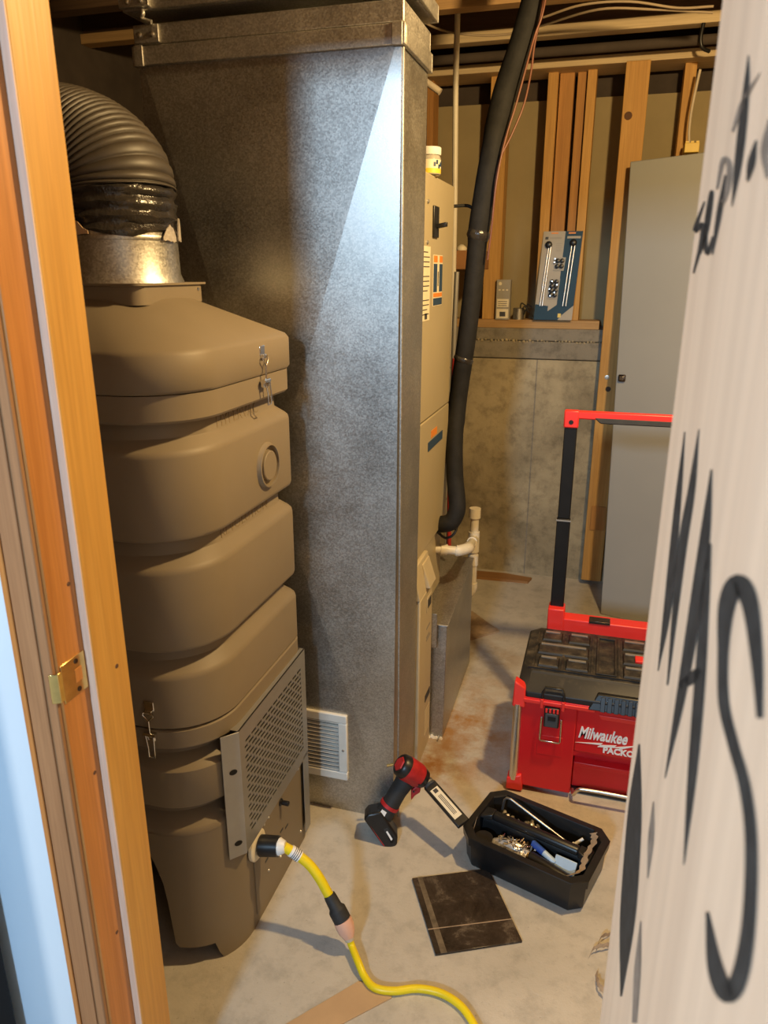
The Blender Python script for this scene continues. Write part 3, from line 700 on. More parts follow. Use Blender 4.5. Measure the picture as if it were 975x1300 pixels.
# dark pipe hung under the joists by the back wall
bd_a, bd_b = pp(545, 80, 'y', 3.50), pp(905, 47, 'y', 3.50)
bdp = root('black_drain_pipe', tuple(bd_a), 'dark round pipe running under the joists along the back wall', 'pipe')
bdz = min((bd_a.z+bd_b.z)/2, 2.372)
MB().tube([(-2.15, 3.50, bdz), (bd_a.x, 3.50, bdz), (bd_b.x, 3.50, bdz), (1.45, 3.50, bdz)], 0.018, 14).build('barrel', 'void_dark', bdp, smooth=60)
hk = pp(892, 50, 'y', 3.47)
MB().tube(bez([(hk.x-0.004, 3.455, 2.394), (hk.x-0.008, 3.455, hk.z+0.0), (hk.x+0.002, 3.46, hk.z-0.030), (hk.x+0.03, 3.48, hk.z-0.040)]), 0.007, 8).build('hook_strap', 'black_plastic', bdp, smooth=60)
tag(MB().tube([(pp(470, 40, 'y', 2.9).x, 2.9, 2.66), tuple(pp(470, 40, 'y', 2.9)), tuple(pp(530, 96, 'y', 2.9)), tuple(pp(559, 117, 'y', 2.9))], 0.012, 10).build('stub_pipe', 'cable_white', smooth=60), 'short pale pipe stub beside the top of the plenum', 'pipe')

# ================================================================== items on the sill
SZ = 1.283
bxx = pp(638, 400, 'y', 3.66)
w0, w1 = pp(629, 400, 'y', 3.655).x, pp(646.5, 400, 'y', 3.655).x
sb = root('small_box', ((w0+w1)/2, 3.68, SZ), 'small grey product box standing upright on the sill', 'box')
ht = pp(640, 355, 'y', 3.655).z
MB().box((w0, 3.652, SZ), (w1, 3.70, ht)).build('carton', 'box_grey', sb, bevel=0.001)
ww = w1-w0; hh = ht-SZ
def onb(nm, u0, u1, v0, v1, mat): MB().box((w0+ww*u0, 3.6505, SZ+hh*v0), (w0+ww*u1, 3.652, SZ+hh*v1)).build(nm, mat, sb)
onb('label', 0.08, 0.92, 0.32, 0.52, 'cream_label'); onb('label', 0.08, 0.92, 0.04, 0.27, 'cream_label')
MB().box((w0+ww*0.3, 3.650, SZ+hh*0.08), (w0+ww*0.72, 3.6506, SZ+hh*0.20)).build('print_mark', 'print_dark', sb)
MB().lathe((w0+ww*0.25, 3.652, SZ+hh*0.9), (0, -1, 0), [(0, 0.008), (0.001, 0.0075)], 14).build('logo_dot', 'cream_label', sb)
for k in range(3):
    MB().box((w0+ww*(0.15+0.27*k), 3.6508, SZ+hh*0.73), (w0+ww*(0.30+0.27*k), 3.652, SZ+hh*0.76)).build('print_mark', 'cream_label', sb)
for k in range(3):
    MB().box((w0+ww*0.15, 3.6500, SZ+hh*(0.35+0.05*k)), (w0+ww*0.8, 3.6506, SZ+hh*(0.365+0.05*k))).build('print_line', 'print_dark', sb)

jb = pp(662, 395, 'y', 3.68)
mb_ = root('metal_bracket', (jb.x, 3.69, SZ), 'small metal box with bent wires on the sill', 'bracket')
MB().lathe((jb.x-0.014, 3.69, SZ), (0, 0, 1), [(0, 0.027), (0.05, 0.027), (0.054, 0.023)], 14).build('body', 'galvanised', mb_, smooth=40)
for k, (dx, dz) in enumerate(((0.0, 0.075), (0.012, 0.06), (0.02, 0.045), (0.028, 0.07))):
    MB().tube(bez([(jb.x-0.01+0.006*k, 3.685, SZ+0.015), (jb.x+dx-0.006, 3.675, SZ+dz*0.7), (jb.x+dx, 3.67, SZ+dz), (jb.x+dx+0.022, 3.67, SZ+dz-0.012)]), 0.0032, 6).build('wire', 'black_rubber', mb_, smooth=60)

# blister pack leaning against the studs
bpk = root('blister_pack', (-0.25, 3.63, SZ), 'blue and white blister pack leaning on the studs', 'package')
P0 = Vector((pp(677, 411, 'y', 3.637).x, 3.637, SZ+0.003)); P1 = Vector((pp(725.5, 411, 'y', 3.637).x, 3.637, SZ+0.003))
P2 = pp(735, 296, 'y', 3.676); P3 = pp(690.5, 294, 'y', 3.676)
U = (P1-P0); V = (P3-P0)
Nn = U.cross(V).normalized()
if Nn.y > 0: Nn = -Nn
def bq(u, v, h=0.0): return P0+U*u+V*v+Nn*h
def bpanel(nm, poly, mat, h0_, h1_, par=bpk):
    return MB().hexa([bq(u, v, h0_) for u, v in poly], [bq(u, v, h1_) for u, v in poly]).build(nm, mat, par)
card = bpanel('card', [(0, 0), (1, 0), (1, 1), (0, 1)], 'pack_white', 0.0, 0.002)
bpanel('blue_print', [(0.56, 0.17), (1.0, 0.28), (1.0, 1.0), (0.56, 1.0)], 'pack_blue', 0.002, 0.0025, card)
bpanel('blue_print', [(0, 0), (0.62, 0.0), (0.70, 0.05), (1.0, 0.17), (1.0, 0.285), (0.56, 0.174), (0.34, 0.10), (0.34, 0.16), (0.0, 0.18)], 'pack_blue', 0.002, 0.0026, card)
bpanel('red_tab_print', [(0.20, 0.972), (0.38, 0.972), (0.38, 0.988), (0.20, 0.988)], 'print_orange', 0.002, 0.0027, card)
bpanel('red_tab_print', [(0.64, 0.972), (0.82, 0.972), (0.82, 0.988), (0.64, 0.988)], 'print_orange', 0.0025, 0.0030, card)
bpanel('heading_print', [(0.62, 0.92), (0.96, 0.92), (0.96, 0.945), (0.62, 0.945)], 'pack_white', 0.0025, 0.0030, card)
bpanel('heading_print', [(0.06, 0.91), (0.14, 0.91), (0.14, 0.94), (0.06, 0.94)], 'print_dark', 0.002, 0.0027, card)
bpanel('heading_print', [(0.17, 0.915), (0.48, 0.915), (0.48, 0.935), (0.17, 0.935)], 'box_grey', 0.002, 0.0027, card)
for k in range(5):
    bpanel('print_line', [(0.36, 0.86-0.02*k), (0.52-0.02*(k % 2), 0.86-0.02*k), (0.52-0.02*(k % 2), 0.867-0.02*k), (0.36, 0.867-0.02*k)], 'box_grey', 0.002, 0.0027, card)
bpanel('yellow_seal', [(0.62, 0.03), (0.70, 0.03), (0.70, 0.075), (0.62, 0.075)], 'yellow_lid', 0.0026, 0.0032, card)
for u0, u1, v1 in ((0.13, 0.18, 0.86), (0.19, 0.235, 0.86), (0.72, 0.76, 0.86), (0.80, 0.84, 0.86)):
    MB().tube([bq(u0+0.06*0, 0.16, 0.010), bq(u1, v1, 0.010)], 0.0036, 8).build('chrome_rod', 'aluminium', bpk, smooth=60)
for u, v in ((0.17, 0.85), (0.79, 0.87)):
    MB().lathe(tuple(bq(u, v, 0.002)), tuple(Nn), [(0, 0.016), (0.012, 0.016), (0.016, 0.010)], 10).build('rod_head', 'black_plastic', bpk, smooth=40)
for u, v0_, v1_ in ((0.50, 0.58, 0.70), (0.42, 0.26, 0.46)):
    bpanel('bubble', [(u-0.13, v0_-0.02), (u+0.13, v0_-0.02), (u+0.15, v1_+0.01), (u-0.11, v1_+0.01)], 'box_grey', 0.002, 0.006)
    nk = 2 if v1_-v0_ < 0.15 else 4
    for k in range(nk):
        for s in (-1, 1):
            MB().lathe(tuple(bq(u+s*0.055+0.01, v0_+(v1_-v0_)*(k+0.5)/nk, 0.006)), tuple(Nn), [(0, 0.011), (0.012, 0.010), (0.014, 0.004)], 8).build('fitting', 'black_plastic', bpk, smooth=40)
for k, (u, v) in enumerate(((0.40, 0.44), (0.54, 0.40), (0.36, 0.35), (0.50, 0.31), (0.40, 0.275), (0.41, 0.69), (0.41, 0.65))):
    MB().lathe(tuple(bq(u-0.03, v, 0.018)), tuple(Nn), [(0, 0.0035), (0.003, 0.003)], 8).build('bright_stud', 'aluminium', bpk, smooth=40)

# ================================================================== leaning grey panel
gp = root('leaning_panel', (0.3, 3.3, 0), 'tall grey metal door panel leaning on the back wall', 'panel')
A = Vector((0.075, 3.27, 0.0)); B = Vector((0.024, 3.50, 1.93)); Cc = B+Vector((0.248, -0.075, 0.012))*2.6; D = A+(Cc-B)
D.z = 0.0
nrm = (B-A).cross(Cc-B).normalized()
if nrm.y < 0: nrm = -nrm
MB().hexa([A, D, Cc, B], [p+nrm*0.035 for p in (A, D, Cc, B)]).build('slab', 'panel_grey', gp, bevel=0.004)
k0 = A+(B-A)*(1.062/1.93)+(Cc-B).normalized()*0.028
e1 = (Cc-B).normalized(); e2 = (B-A).normalized(); e3 = -nrm
MB().obox(k0+e3*0.008, e1*0.015, e2*0.015, e3*0.008).build('knob', 'bronze', gp, bevel=0.005, seg=3)
MB().obox(k0+e3*0.0165, e1*0.008, e2*0.009, e3*0.0018).build('knob_face', 'chrome', gp, bevel=0.001)

# ================================================================== VACUUM UNIT
VX0, VX1, VY0, VY1, VR = -1.225, -0.69, 1.112, 1.603, 0.135
vac = root('duct_vacuum', (-0.955, 1.36, 0), 'large tan plastic duct vacuum unit with stacked rounded bands', 'vacuum')
def vring(z, d, r=None, far_r=0.045):
    """plan outline: big radius at the front corners, tighter at the back"""
    x0, x1, y0, y1 = VX0+d, VX1-d, VY0+d, VY1-d
    pts = []; n = 12
    for cx, cy, a0, rr in ((x1-VR, y0+VR, -PI/2, VR), (x1-far_r, y1-far_r, 0, far_r), (x0+far_r, y1-far_r, PI/2, far_r), (x0+VR, y0+VR, PI, VR)):
        for k in range(n+1):
            a = a0+PI/2*k/n; pts.append(Vector((cx+rr*math.cos(a), cy+rr*math.sin(a), z)))
    return pts
body_prof = [(1.292, 0), (1.246, 0), (1.241, 0.004), (1.240, 0.026), (1.209, 0.024), (1.206, 0.0215), (1.192, 0.006), (1.186, 0.0015), (1.178, 0), (1.028, 0), (1.021, 0.002), (1.017, 0.007), (1.016, 0.026), (0.984, 0.024), (0.981, 0.0215), (0.966, 0.006), (0.960, 0.0015), (0.952, 0),
             (0.800, 0), (0.793, 0.002), (0.789, 0.007), (0.788, 0.026), (0.760, 0.024), (0.757, 0.0215), (0.742, 0.006), (0.736, 0.0015), (0.728, 0), (0.622, 0), (0.619, 0.003)]
vbody = MB().loft([vring(z, d) for z, d in body_prof]).build('body', 'vac_tan', vac, smooth=38)
# lid
hp = 0.122
lid = [vring(1.294, -0.001), vring(1.300, -0.005), vring(1.360, -0.005), vring(1.370, 0.001)]
def sqring(z, h, n=13, r=0.02):
    cx, cy = -0.955, 1.36; pts = []
    for sx_, sy_, a0 in ((1, -1, -PI/2), (1, 1, 0), (-1, 1, PI/2), (-1, -1, PI)):
        for k in range(n):
            a = a0+PI/2*k/(n-1); pts.append(Vector((cx+sx_*(h-r)+r*math.cos(a), cy+sy_*(h-r)+r*math.sin(a), z)))
    return pts
lid += [sqring(1.449, hp+0.006, r=0.118), sqring(1.452, hp-0.01, r=0.108)]
vlid = MB().loft(lid).build('lid', 'vac_tan', vac, smooth=50)
MB().loft([sqring(1.440, hp, r=0.025), sqring(1.474, hp, r=0.025), sqring(1.475, hp+0.006, r=0.02), sqring(1.479, hp+0.006, r=0.02)]).build('neck', 'vac_tan', vlid, smooth=30)
MB().lathe((-0.955+hp, 1.36+0.09, 1.465), (1, 0, 0), [(0, 0.004), (0.002, 0.003)], 10).build('screw', 'zinc_screw', vlid)
# base with arch
base_prof = [(0.616, 0.003), (0.613, 0), (0.575, 0), (0.571, 0.004), (0.570, 0.030), (0.540, 0.029), (0.537, 0.026), (0.522, 0.004), (0.516, 0), (0.432, 0), (0.426, 0.003), (0.424, 0.030), (0.392, 0.029), (0.389, 0.026), (0.372, 0.004), (0.364, 0), (0.355, 0)]
vbase = MB().loft([vring(z, d) for z, d in base_prof]).build('base', 'vac_tan', vac, smooth=38)
ring0 = vring(0, 0); ringi = vring(0, 0.022)
def zbot(p):
    dx = abs(p.x-(-0.9575))
    if p.y > VY0+0.12: return 0.0
    if dx > 0.232: return 0.0
    if dx > 0.222: return 0.045*(0.232-dx)/0.01
    if dx > 0.142: return 0.05
    if dx > 0.130: return 0.05+0.16*(0.142-dx)/0.012
    if dx > 0.085: return 0.21+0.10*math.sin((0.130-dx)/0.045*PI/2)
    return 0.31+0.01*(1-dx/0.085)
def dense(r):
    out = []
    n = len(r)
    for i in range(n):
        a, b = r[i], r[(i+1) % n]; L = (b-a).length; k = max(1, int(L/0.006)) if (a.y < VY0+0.1 and b.y < VY0+0.1) else 1
        for j in range(k): out.append(a.lerp(b, j/k))
    return out
outp = dense(ring0)
m = MB(); n = len(outp); cen = Vector((-0.9575, 1.3575, 0))
def inward(p):
    c = Vector((min(max(p.x, VX0+VR), VX1-VR), min(max(p.y, VY0+VR), VY1-VR), 0))
    return p+(c-p).normalized()*0.022
inn = [inward(p) for p in outp]
rings = [[Vector((p.x, p.y, 0.356)) for p in outp], [Vector((p.x, p.y, zbot(p))) for p in outp], [Vector((q_.x, q_.y, zbot(p))) for p, q_ in zip(outp, inn)], [Vector((q_.x, q_.y, 0.356)) for q_ in inn]]
outer_rows = [[Vector((p.x, p.y, zbot(p)+(0.356-zbot(p))*k/6)) for p in outp] for k in range(7)]
m.loft(outer_rows, False, False)
m.build('skirt', 'vac_tan', vbase, smooth=60)
MB().loft(rings[1:], False, False).build('skirt_lining', 'vac_tan', vbase)
MB().box((-1.12, 1.27, 0.06), (-0.80, 1.52, 0.34)).build('motor_box', 'vac_inside', vbase, bevel=0.01)
# raised round boss on the right side
bc = Vector((VX1, 1.440, 1.098))
MB().lathe((VX1-0.001, bc.y, bc.z), (1, 0, 0), [(0, 0.052), (0.004, 0.0495), (0.010, 0.0475), (0.0105, 0.0445), (0.0005, 0.0435)], 32).build('boss_ring', 'vac_tan', vbody, smooth=30)
MB().lathe((VX1-0.001, bc.y, bc.z), (1, 0, 0), [(0, 0.034), (0.009, 0.033), (0.0105, 0.031)], 28).build('boss_disc', 'vac_tan', vbody, smooth=30)
# raised lettering in the recesses
text('moulded_lettering', 'HYPERVAC', 0.034, (VX1-0.0255, 1.275, 1.211), (0, 1, 0), (0, 0, 1), 'vac_letter', vbody, 0.0015, xs=1.12)
text('moulded_lettering', 'REVOLUTION', 0.031, (VX1-0.0255, 1.262, 0.988), (0, 1, 0), (0, 0, 1), 'vac_letter', vbody, 0.0015, xs=1.16)
# latches
def latch(par, c, u, up, out):
    """toggle latch: plate, wire loop, lever; c at the seam"""
    c, u, up, out = map(Vector, (c, u, up, out))
    lt = MB().obox(c+up*0.052+out*0.002, u*0.011, up*0.010, out*0.002).build('latch', 'chrome', par, bevel=0.0015)
    MB().obox(c+up*0.040+out*0.005, u*0.008, up*0.004, out*0.004).build('latch_hook', 'chrome', lt, bevel=0.001)
    MB().tube([c+up*0.040+out*0.009-u*0.010, c+up*0.040+out*0.009+u*0.010, c+up*0.034+out*0.010+u*0.012, c+up*0.022+out*0.010, c+up*0.034+out*0.010-u*0.012, c+up*0.040+out*0.009-u*0.010], 0.0017, 6).build('wire_loop', 'chrome', lt, smooth=60)
    MB().cyl(c+up*0.022+out*0.010, c-up*0.012+out*0.009, 0.002, n=8).build('rod', 'chrome', lt, smooth=60)
    MB().obox(c-up*0.016+out*0.005, u*0.011, up*0.008, out*0.005).build('latch_base', 'chrome', lt, bevel=0.002)
    MB().cyl(c-up*0.010+out*0.010-u*0.014, c-up*0.010+out*0.010+u*0.014, 0.0042, n=10).build('pivot', 'chrome', lt, smooth=60)
    MB().tube([c-up*0.012+out*0.012-u*0.009, c-up*0.038+out*0.014-u*0.004, c-up*0.060+out*0.013-u*0.004, c-up*0.060+out*0.013+u*0.010, c-up*0.038+out*0.014+u*0.010, c-up*0.012+out*0.012+u*0.009], 0.0018, 6).build('lever', 'chrome', lt, smooth=60)
latch(vac, (VX1+0.003, 1.432, 1.293), (0, 1, 0), (0, 0, 1), (1, 0, 0))
latch(vac, (-0.816, VY0+0.0005, 0.622), (1, 0, 0), (0, 0, 1), (0, -1, 0))

# steel grille guard on the lower right side
fold = Vector((-0.675, 1.209)); far = Vector((-0.680, 1.585)); fl = Vector((-0.703, 1.178))
GZ0, GZ1 = 0.264, 0.578
dirp = (far-fold).normalized(); nrm2 = Vector((dirp.y, -dirp.x)); Lp = (far-fold).length
def gpt(s, z, o=0.0): p = fold+dirp*s+nrm2*o; return Vector((p.x, p.y, z))
m = MB()
def gbox(s0, s1, z0, z1, t=0.0025):
    m.hexa([gpt(s0, z0), gpt(s1, z0), gpt(s1, z1), gpt(s0, z1)], [gpt(s0, z0, -t), gpt(s1, z0, -t), gpt(s1, z1, -t), gpt(s0, z1, -t)])
ps0, ps1, pz0, pz1 = 0.022, Lp-0.030, GZ0+0.030, GZ1-0.040
gbox(0, Lp, pz1, GZ1); gbox(0, Lp, GZ0, pz0); gbox(0, ps0, pz0, pz1); gbox(ps1, Lp, pz0, pz1)
nr, nc = 19, 11
hr = (pz1-pz0)/nr; wc = (ps1-ps0)/nc
for r in range(nr):
    z0 = pz0+r*hr; gbox(ps0, ps1, z0, z0+hr*0.36)
    off = (r % 2)*0.5*wc
    for c_ in range(nc+1):
        s0 = ps0+c_*wc-off; s1 = s0+wc*0.2
        s0, s1 = max(s0, ps0), min(s1, ps1)
        if s1 > s0: gbox(s0, s1, z0+hr*0.36, z0+hr)
m.hexa([gpt(0, GZ1), gpt(Lp, GZ1), gpt(Lp, GZ1, -0.012), gpt(0, GZ1, -0.026)], [gpt(0, GZ1-0.002), gpt(Lp, GZ1-0.002), gpt(Lp, GZ1-0.002, -0.012), gpt(0, GZ1-0.002, -0.026)])
guard = m.build('grille_guard', 'steel_grey', vac)
# folded flange with slots, far leg
m = MB(); t = 0.0025
d2 = (fl-fold).normalized(); n3 = Vector((-d2.y, d2.x))
if n3.y > 0: n3 = -n3
def fpt(s, z, o): p = fold+d2*s+n3*o; return Vector((p.x, p.y, z))
Lf = 0.042
m.hexa([fpt(0, GZ0, 0), fpt(Lf, GZ0, 0), fpt(Lf, GZ1, 0), fpt(0, GZ1, 0)], [fpt(0, GZ0, t), fpt(Lf, GZ0, t), fpt(Lf, GZ1, t), fpt(0, GZ1, t)])
flg = m.build('mounting_flange', 'steel_grey', guard, bevel=0.001)
for z in (0.300, 0.485):
    p = [fpt(Lf*0.5-0.008, z-0.006, t+0.0004), fpt(Lf*0.5-0.004, z+0.0, t+0.0004), fpt(Lf*0.5-0.008, z+0.002, t+0.0004)]
    ov = [fpt(Lf*0.45+0.009*math.cos(2*PI*k/14), z+0.0065*math.sin(2*PI*k/14)+0.0, t+0.0004) for k in range(14)]
    MB().hexa(ov, [q_+Vector((n3.x, n3.y, 0))*0.0004 for q_ in ov]).build('slot', 'steel_dark_slot', guard)
m = MB()
m.hexa([gpt(Lp-0.002, 0.03), gpt(Lp, 0.03), gpt(Lp, GZ1), gpt(Lp-0.002, GZ1)], [gpt(Lp-0.002, 0.03, -0.03), gpt(Lp, 0.03, -0.03), gpt(Lp, GZ1, -0.03), gpt(Lp-0.002, GZ1, -0.03)])
m.hexa([gpt(Lp-0.035, 0.03), gpt(Lp, 0.03), gpt(Lp, GZ0+0.01), gpt(Lp-0.035, GZ0+0.01)], [gpt(Lp-0.035, 0.03, -0.0025), gpt(Lp, 0.03, -0.0025), gpt(Lp, GZ0+0.01, -0.0025), gpt(Lp-0.035, GZ0+0.01, -0.0025)])
m.build('guard_leg', 'steel_grey', guard, bevel=0.001)
MB().box((VX1-0.002, 1.245, 0.275), (VX1+0.0015, 1.56, 0.574)).build('slot_shade', 'steel_dark_slot', vac)  # near-black sheet stands in for the shade behind the guard's slots
# lower control panel
cpnl = MB().box((VX1-0.003, 1.262, 0.03), (VX1+0.003, 1.545, 0.272)).build('control_panel', 'vac_tan', vac, bevel=0.001)
for y_, z_ in ((1.32, 0.245), (1.345, 0.245), (1.53, 0.25), (1.40, 0.12), (1.40, 0.08), (1.33, 0.10), (1.53, 0.05)):
    MB().lathe((VX1+0.003, y_, z_), (1, 0, 0), [(0, 0.004), (0.002, 0.003)], 10).build('screw', 'zinc_screw', cpnl, smooth=40)
for k in range(5):
    MB().box((VX1+0.003, 1.315+0.030*k, 0.135+0.012*(k % 2)), (VX1+0.0036, 1.332+0.030*k, 0.141+0.012*(k % 2))).build('panel_print', 'print_dark', cpnl)
kb = MB().lathe((VX1+0.003, 1.415, 0.235), (1, 0, 0), [(0, 0.010), (0.004, 0.009), (0.005, 0.006), (0.022, 0.0065), (0.024, 0.004)], 14).build('switch_knob', 'black_plastic', cpnl, smooth=40)
inl = MB().lathe((VX1+0.003, 1.272, 0.228), (1, 0, 0), [(0, 0.037), (0.007, 0.037), (0.010, 0.033), (0.0102, 0.022)], 28).build('power_inlet', 'cream_label', cpnl, smooth=40)

# collar, tape and flexible duct
CX, CY = -0.955, 1.36
col_ = root('duct_collar', (CX, CY, 1.479), 'galvanised round duct collar on top of the tan vacuum', 'duct collar')
MB().lathe((CX, CY, 1.479), (0, 0, 1), [(0, 0.126), (0.003, 0.125), (0.016, 0.1195), (0.070, 0.1185), (0.095, 0.1185), (0.095, 0.112)], 40).build('sleeve', 'galvanised', col_, smooth=40)
MB().lathe((CX, CY, 1.556), (0, 0, 1), [(0, 0.1188), (0.002, 0.1198), (0.008, 0.1198), (0.010, 0.1188)], 40).build('bead', 'galvanised', col_, smooth=40)
fd = root('flexible_duct', (CX, CY, 1.57), 'black ribbed flexible duct bending off the tan vacuum', 'flexible duct')
core = bez([(CX, CY, 1.636), (CX-0.006, CY+0.001, 1.665), (CX-0.032, CY+0.003, 1.692), (CX-0.075, CY+0.004, 1.712), (CX-0.13, CY+0.006, 1.722), (CX-0.20, CY+0.008, 1.722), (CX-0.30, CY+0.008, 1.712), (CX-0.45, CY+0.008, 1.69)], 70)
rr = []; acc = 0.0; last = core[0]
for p in core:
    acc += (p-last).length; last = p
    ph = (acc/0.0066) % 1.0
    rr.append(0.1215+0.0042*math.sin(PI*min(1, ph*1.12))**0.6 if ph < 0.893 else 0.1205)
MB().tube(core, rr, 36).build('ribbed_hose', 'flex_duct', fd, smooth=60)
random.seed(11)
rings = []
for k in range(15):
    z = 1.568+0.085*k/14
    rings.append([Vector((CX+(0.1205+0.004*math.sin(k*1.6)+random.uniform(-.0022, .0022))*math.cos(2*PI*i/44), CY+(0.1205+0.004*math.sin(k*1.6)+random.uniform(-.0022, .0022))*math.sin(2*PI*i/44), z+random.uniform(-.002, .002) - (0.006*math.sin(i*0.7) if k == 0 else 0))) for i in range(44)])
MB().loft(rings, False, False).build('black_tape_wrap', 'black_tape', fd, smooth=60)
def patch(nm, a0, a1, z0, z1, mat):
    m = MB(); n = 8; top = []; bot = []
    for k in range(n+1):
        a = a0+(a1-a0)*k/n; e = math.sin(PI*k/n)
        r_ = 0.1255
        bot.append(Vector((CX+r_*math.cos(a), CY+r_*math.sin(a), z0+random.uniform(-.002, .002))))
        top.append(Vector((CX+r_*math.cos(a), CY+r_*math.sin(a), z0+(z1-z0)*(0.25+0.75*e)+random.uniform(-.003, .003))))
    rb_ = [p+(Vector((CX, CY, p.z))-p)*0.02 for p in bot]; rt_ = [p+(Vector((CX, CY, p.z))-p)*0.02 for p in top]
    for k in range(n):
        m.hexa([bot[k], bot[k+1], top[k+1], top[k]], [rb_[k], rb_[k+1], rt_[k+1], rt_[k]])
    m.build(nm, mat, fd, smooth=50)
patch('torn_liner', -1.95, -1.35, 1.566, 1.590, 'cardboard')
patch('foil_tape', 0.25, 0.55, 1.558, 1.600, 'foil_tape'); patch('foil_tape', -0.2, 0.15, 1.556, 1.585, 'foil_tape')

# ================================================================== yellow extension cords
def pz(x, y, z): return tuple(pp(x, y, 'z', z))
cd = root('vacuum_power_lead', (-0.62, 1.28, 0.0), 'short yellow power lead plugged into the tan vacuum', 'power cord')
ps = Vector((VX1+0.0135, 1.272, 0.228))
pe = ps+Vector((0.046, 0.006, 0.004))
MB().tube([ps, ps+(pe-ps)*0.06, pe], [0.022, 0.0245, 0.0235], 20).build('plug', 'black_plastic', cd, smooth=40)
MB().tube([pe, pe+Vector((0.004, 0, 0)), pe+Vector((0.016, 0.002, 0.001))], [0.020, 0.020, 0.013], 18).build('plug_collar', 'white_plastic', cd, smooth=40)
c0 = pe+Vector((0.012, 0.002, 0.0))
leadp = bez([c0, pp(374, 1083, 'y', 1.286), pp(392, 1097, 'y', 1.288), pp(405, 1114, 'y', 1.284), pp(414, 1130, 'y', 1.280), pp(420, 1141, 'y', 1.276)], 8)
MB().tube(leadp, 0.0115, 14).build('cable', 'cord_yellow', cd, smooth=60)
la, lb_ = leadp[5], leadp[11]
lab = MB().tube([leadp[i] for i in range(5, 12)], 0.0135, 14).build('cord_tag', 'letter_white', cd, smooth=60)
for k in range(4):
    i = 7+k
    MB().tube([leadp[i], leadp[i].lerp(leadp[i+1], 0.35)], 0.0140, 12).build('tag_print', 'print_dark', lab, smooth=60)
cA = Vector(pp(418, 1136, 'y', 1.277)); cB = Vector(pp(437, 1172, 'y', 1.262)); dC = (cB-cA)
MB().tube([cA, cA+dC*0.1, cA+dC*0.42, cA+dC*0.5, cA+dC*0.55, cB-dC*0.12], [0.0135, 0.0145, 0.0155, 0.020, 0.0205, 0.0205], 18).build('connector', 'black_rubber', cd, smooth=40)
yc = root('extension_cord', (-0.4, 1.22, 0), 'yellow extension cord lying on the floor with pink clear socket', 'extension cord')
cC = Vector(pp(443, 1190, 'y', 1.254))
dD = cC-cB
MB().tube([cB-dC*0.12, cB+dD*0.15, cB+dD*0.6, cC], [0.0215, 0.0218, 0.019, 0.0125], 18).build('clear_socket', 'clear_pink', yc, smooth=40)
MB().tube([cC-dD*0.05, cC+dD*0.2], [0.0125, 0.011], 14).build('strain_relief', 'cable_white', yc, smooth=40)
R0 = 0.0085
fl_pts = bez([cC, pp(447, 1202, 'y', 1.248), pz(455, 1222, 0.018), pz(463, 1240, R0), pz(476, 1254, R0), pz(500, 1258, R0), pz(530, 1255, R0), pz(560, 1261, R0), pz(585, 1277, R0), pz(602, 1301, R0), pz(612, 1325, R0), pz(618, 1360, R0)], 8)
MB().tube(fl_pts, 0.0085, 12).build('cable', 'cord_yellow', yc, smooth=60)

# ================================================================== rolling tool box
TX0, TX1, TY0, TY1 = -0.165, 0.385, 1.935, 2.275
tb = root('rolling_toolbox', (0.11, 2.1, 0), 'red and black rolling toolbox with a tall pull handle', 'toolbox')
m = MB()
# body shell with an arched recess low in the middle of the front
bz0, bz1 = 0.018, 0.318
rx0, rx1 = 0.008, 0.200
m.box((TX0, TY0, bz0), (rx0, TY1, bz1)); m.box((rx1, TY0, bz0), (TX1, TY1, bz1)); m.box((rx0, TY0, 0.168), (rx1, TY1, bz1)); m.box((rx0, TY0+0.04, bz0), (rx1, TY1, 0.168))
tbody = m.build('body', 'tool_red', tb, bevel=0.004)
m = MB()
m.hexa([(rx0, TY0+0.002, 0.168), (rx0+0.022, TY0+0.002, 0.168), (rx0, TY0+0.002, 0.150)], [(rx0, TY0+0.04, 0.168), (rx0+0.022, TY0+0.04, 0.168), (rx0, TY0+0.04, 0.150)])
m.hexa([(rx1, TY0+0.002, 0.168), (rx1-0.022, TY0+0.002, 0.168), (rx1, TY0+0.002, 0.150)], [(rx1, TY0+0.04, 0.168), (rx1-0.022, TY0+0.04, 0.168), (rx1, TY0+0.04, 0.150)])
m.build('recess_corner', 'tool_red', tbody)
MB().hexa([(rx0+0.003, TY0+0.016, 0.105), (rx1-0.003, TY0+0.016, 0.105), (rx1-0.003, TY0+0.016, 0.120), (rx0+0.003, TY0+0.016, 0.120)], [(rx0+0.003, TY0+0.04, 0.098), (rx1-0.003, TY0+0.04, 0.098), (rx1-0.003, TY0+0.04, 0.125), (rx0+0.003, TY0+0.04, 0.125)]).build('recess_ledge', 'tool_red', tbody, bevel=0.002)
MB().box((rx0+0.004, TY0+0.03, 0.004), (rx1-0.004, TY0+0.05, bz0)).build('recess_foot', 'black_plastic', tbody)
MB().tube(bez([(rx0+0.006, TY0+0.02, 0.02), (rx0+0.010, TY0-0.012, 0.028), (rx0+0.022, TY0-0.020, 0.052), (rx0+0.045, TY0-0.021, 0.058), (rx1-0.045, TY0-0.021, 0.058), (rx1-0.022, TY0-0.020, 0.052), (rx1-0.010, TY0-0.012, 0.028), (rx1-0.006, TY0+0.02, 0.02)]), 0.0055, 10).build('carry_handle', 'aluminium', tb, smooth=60)
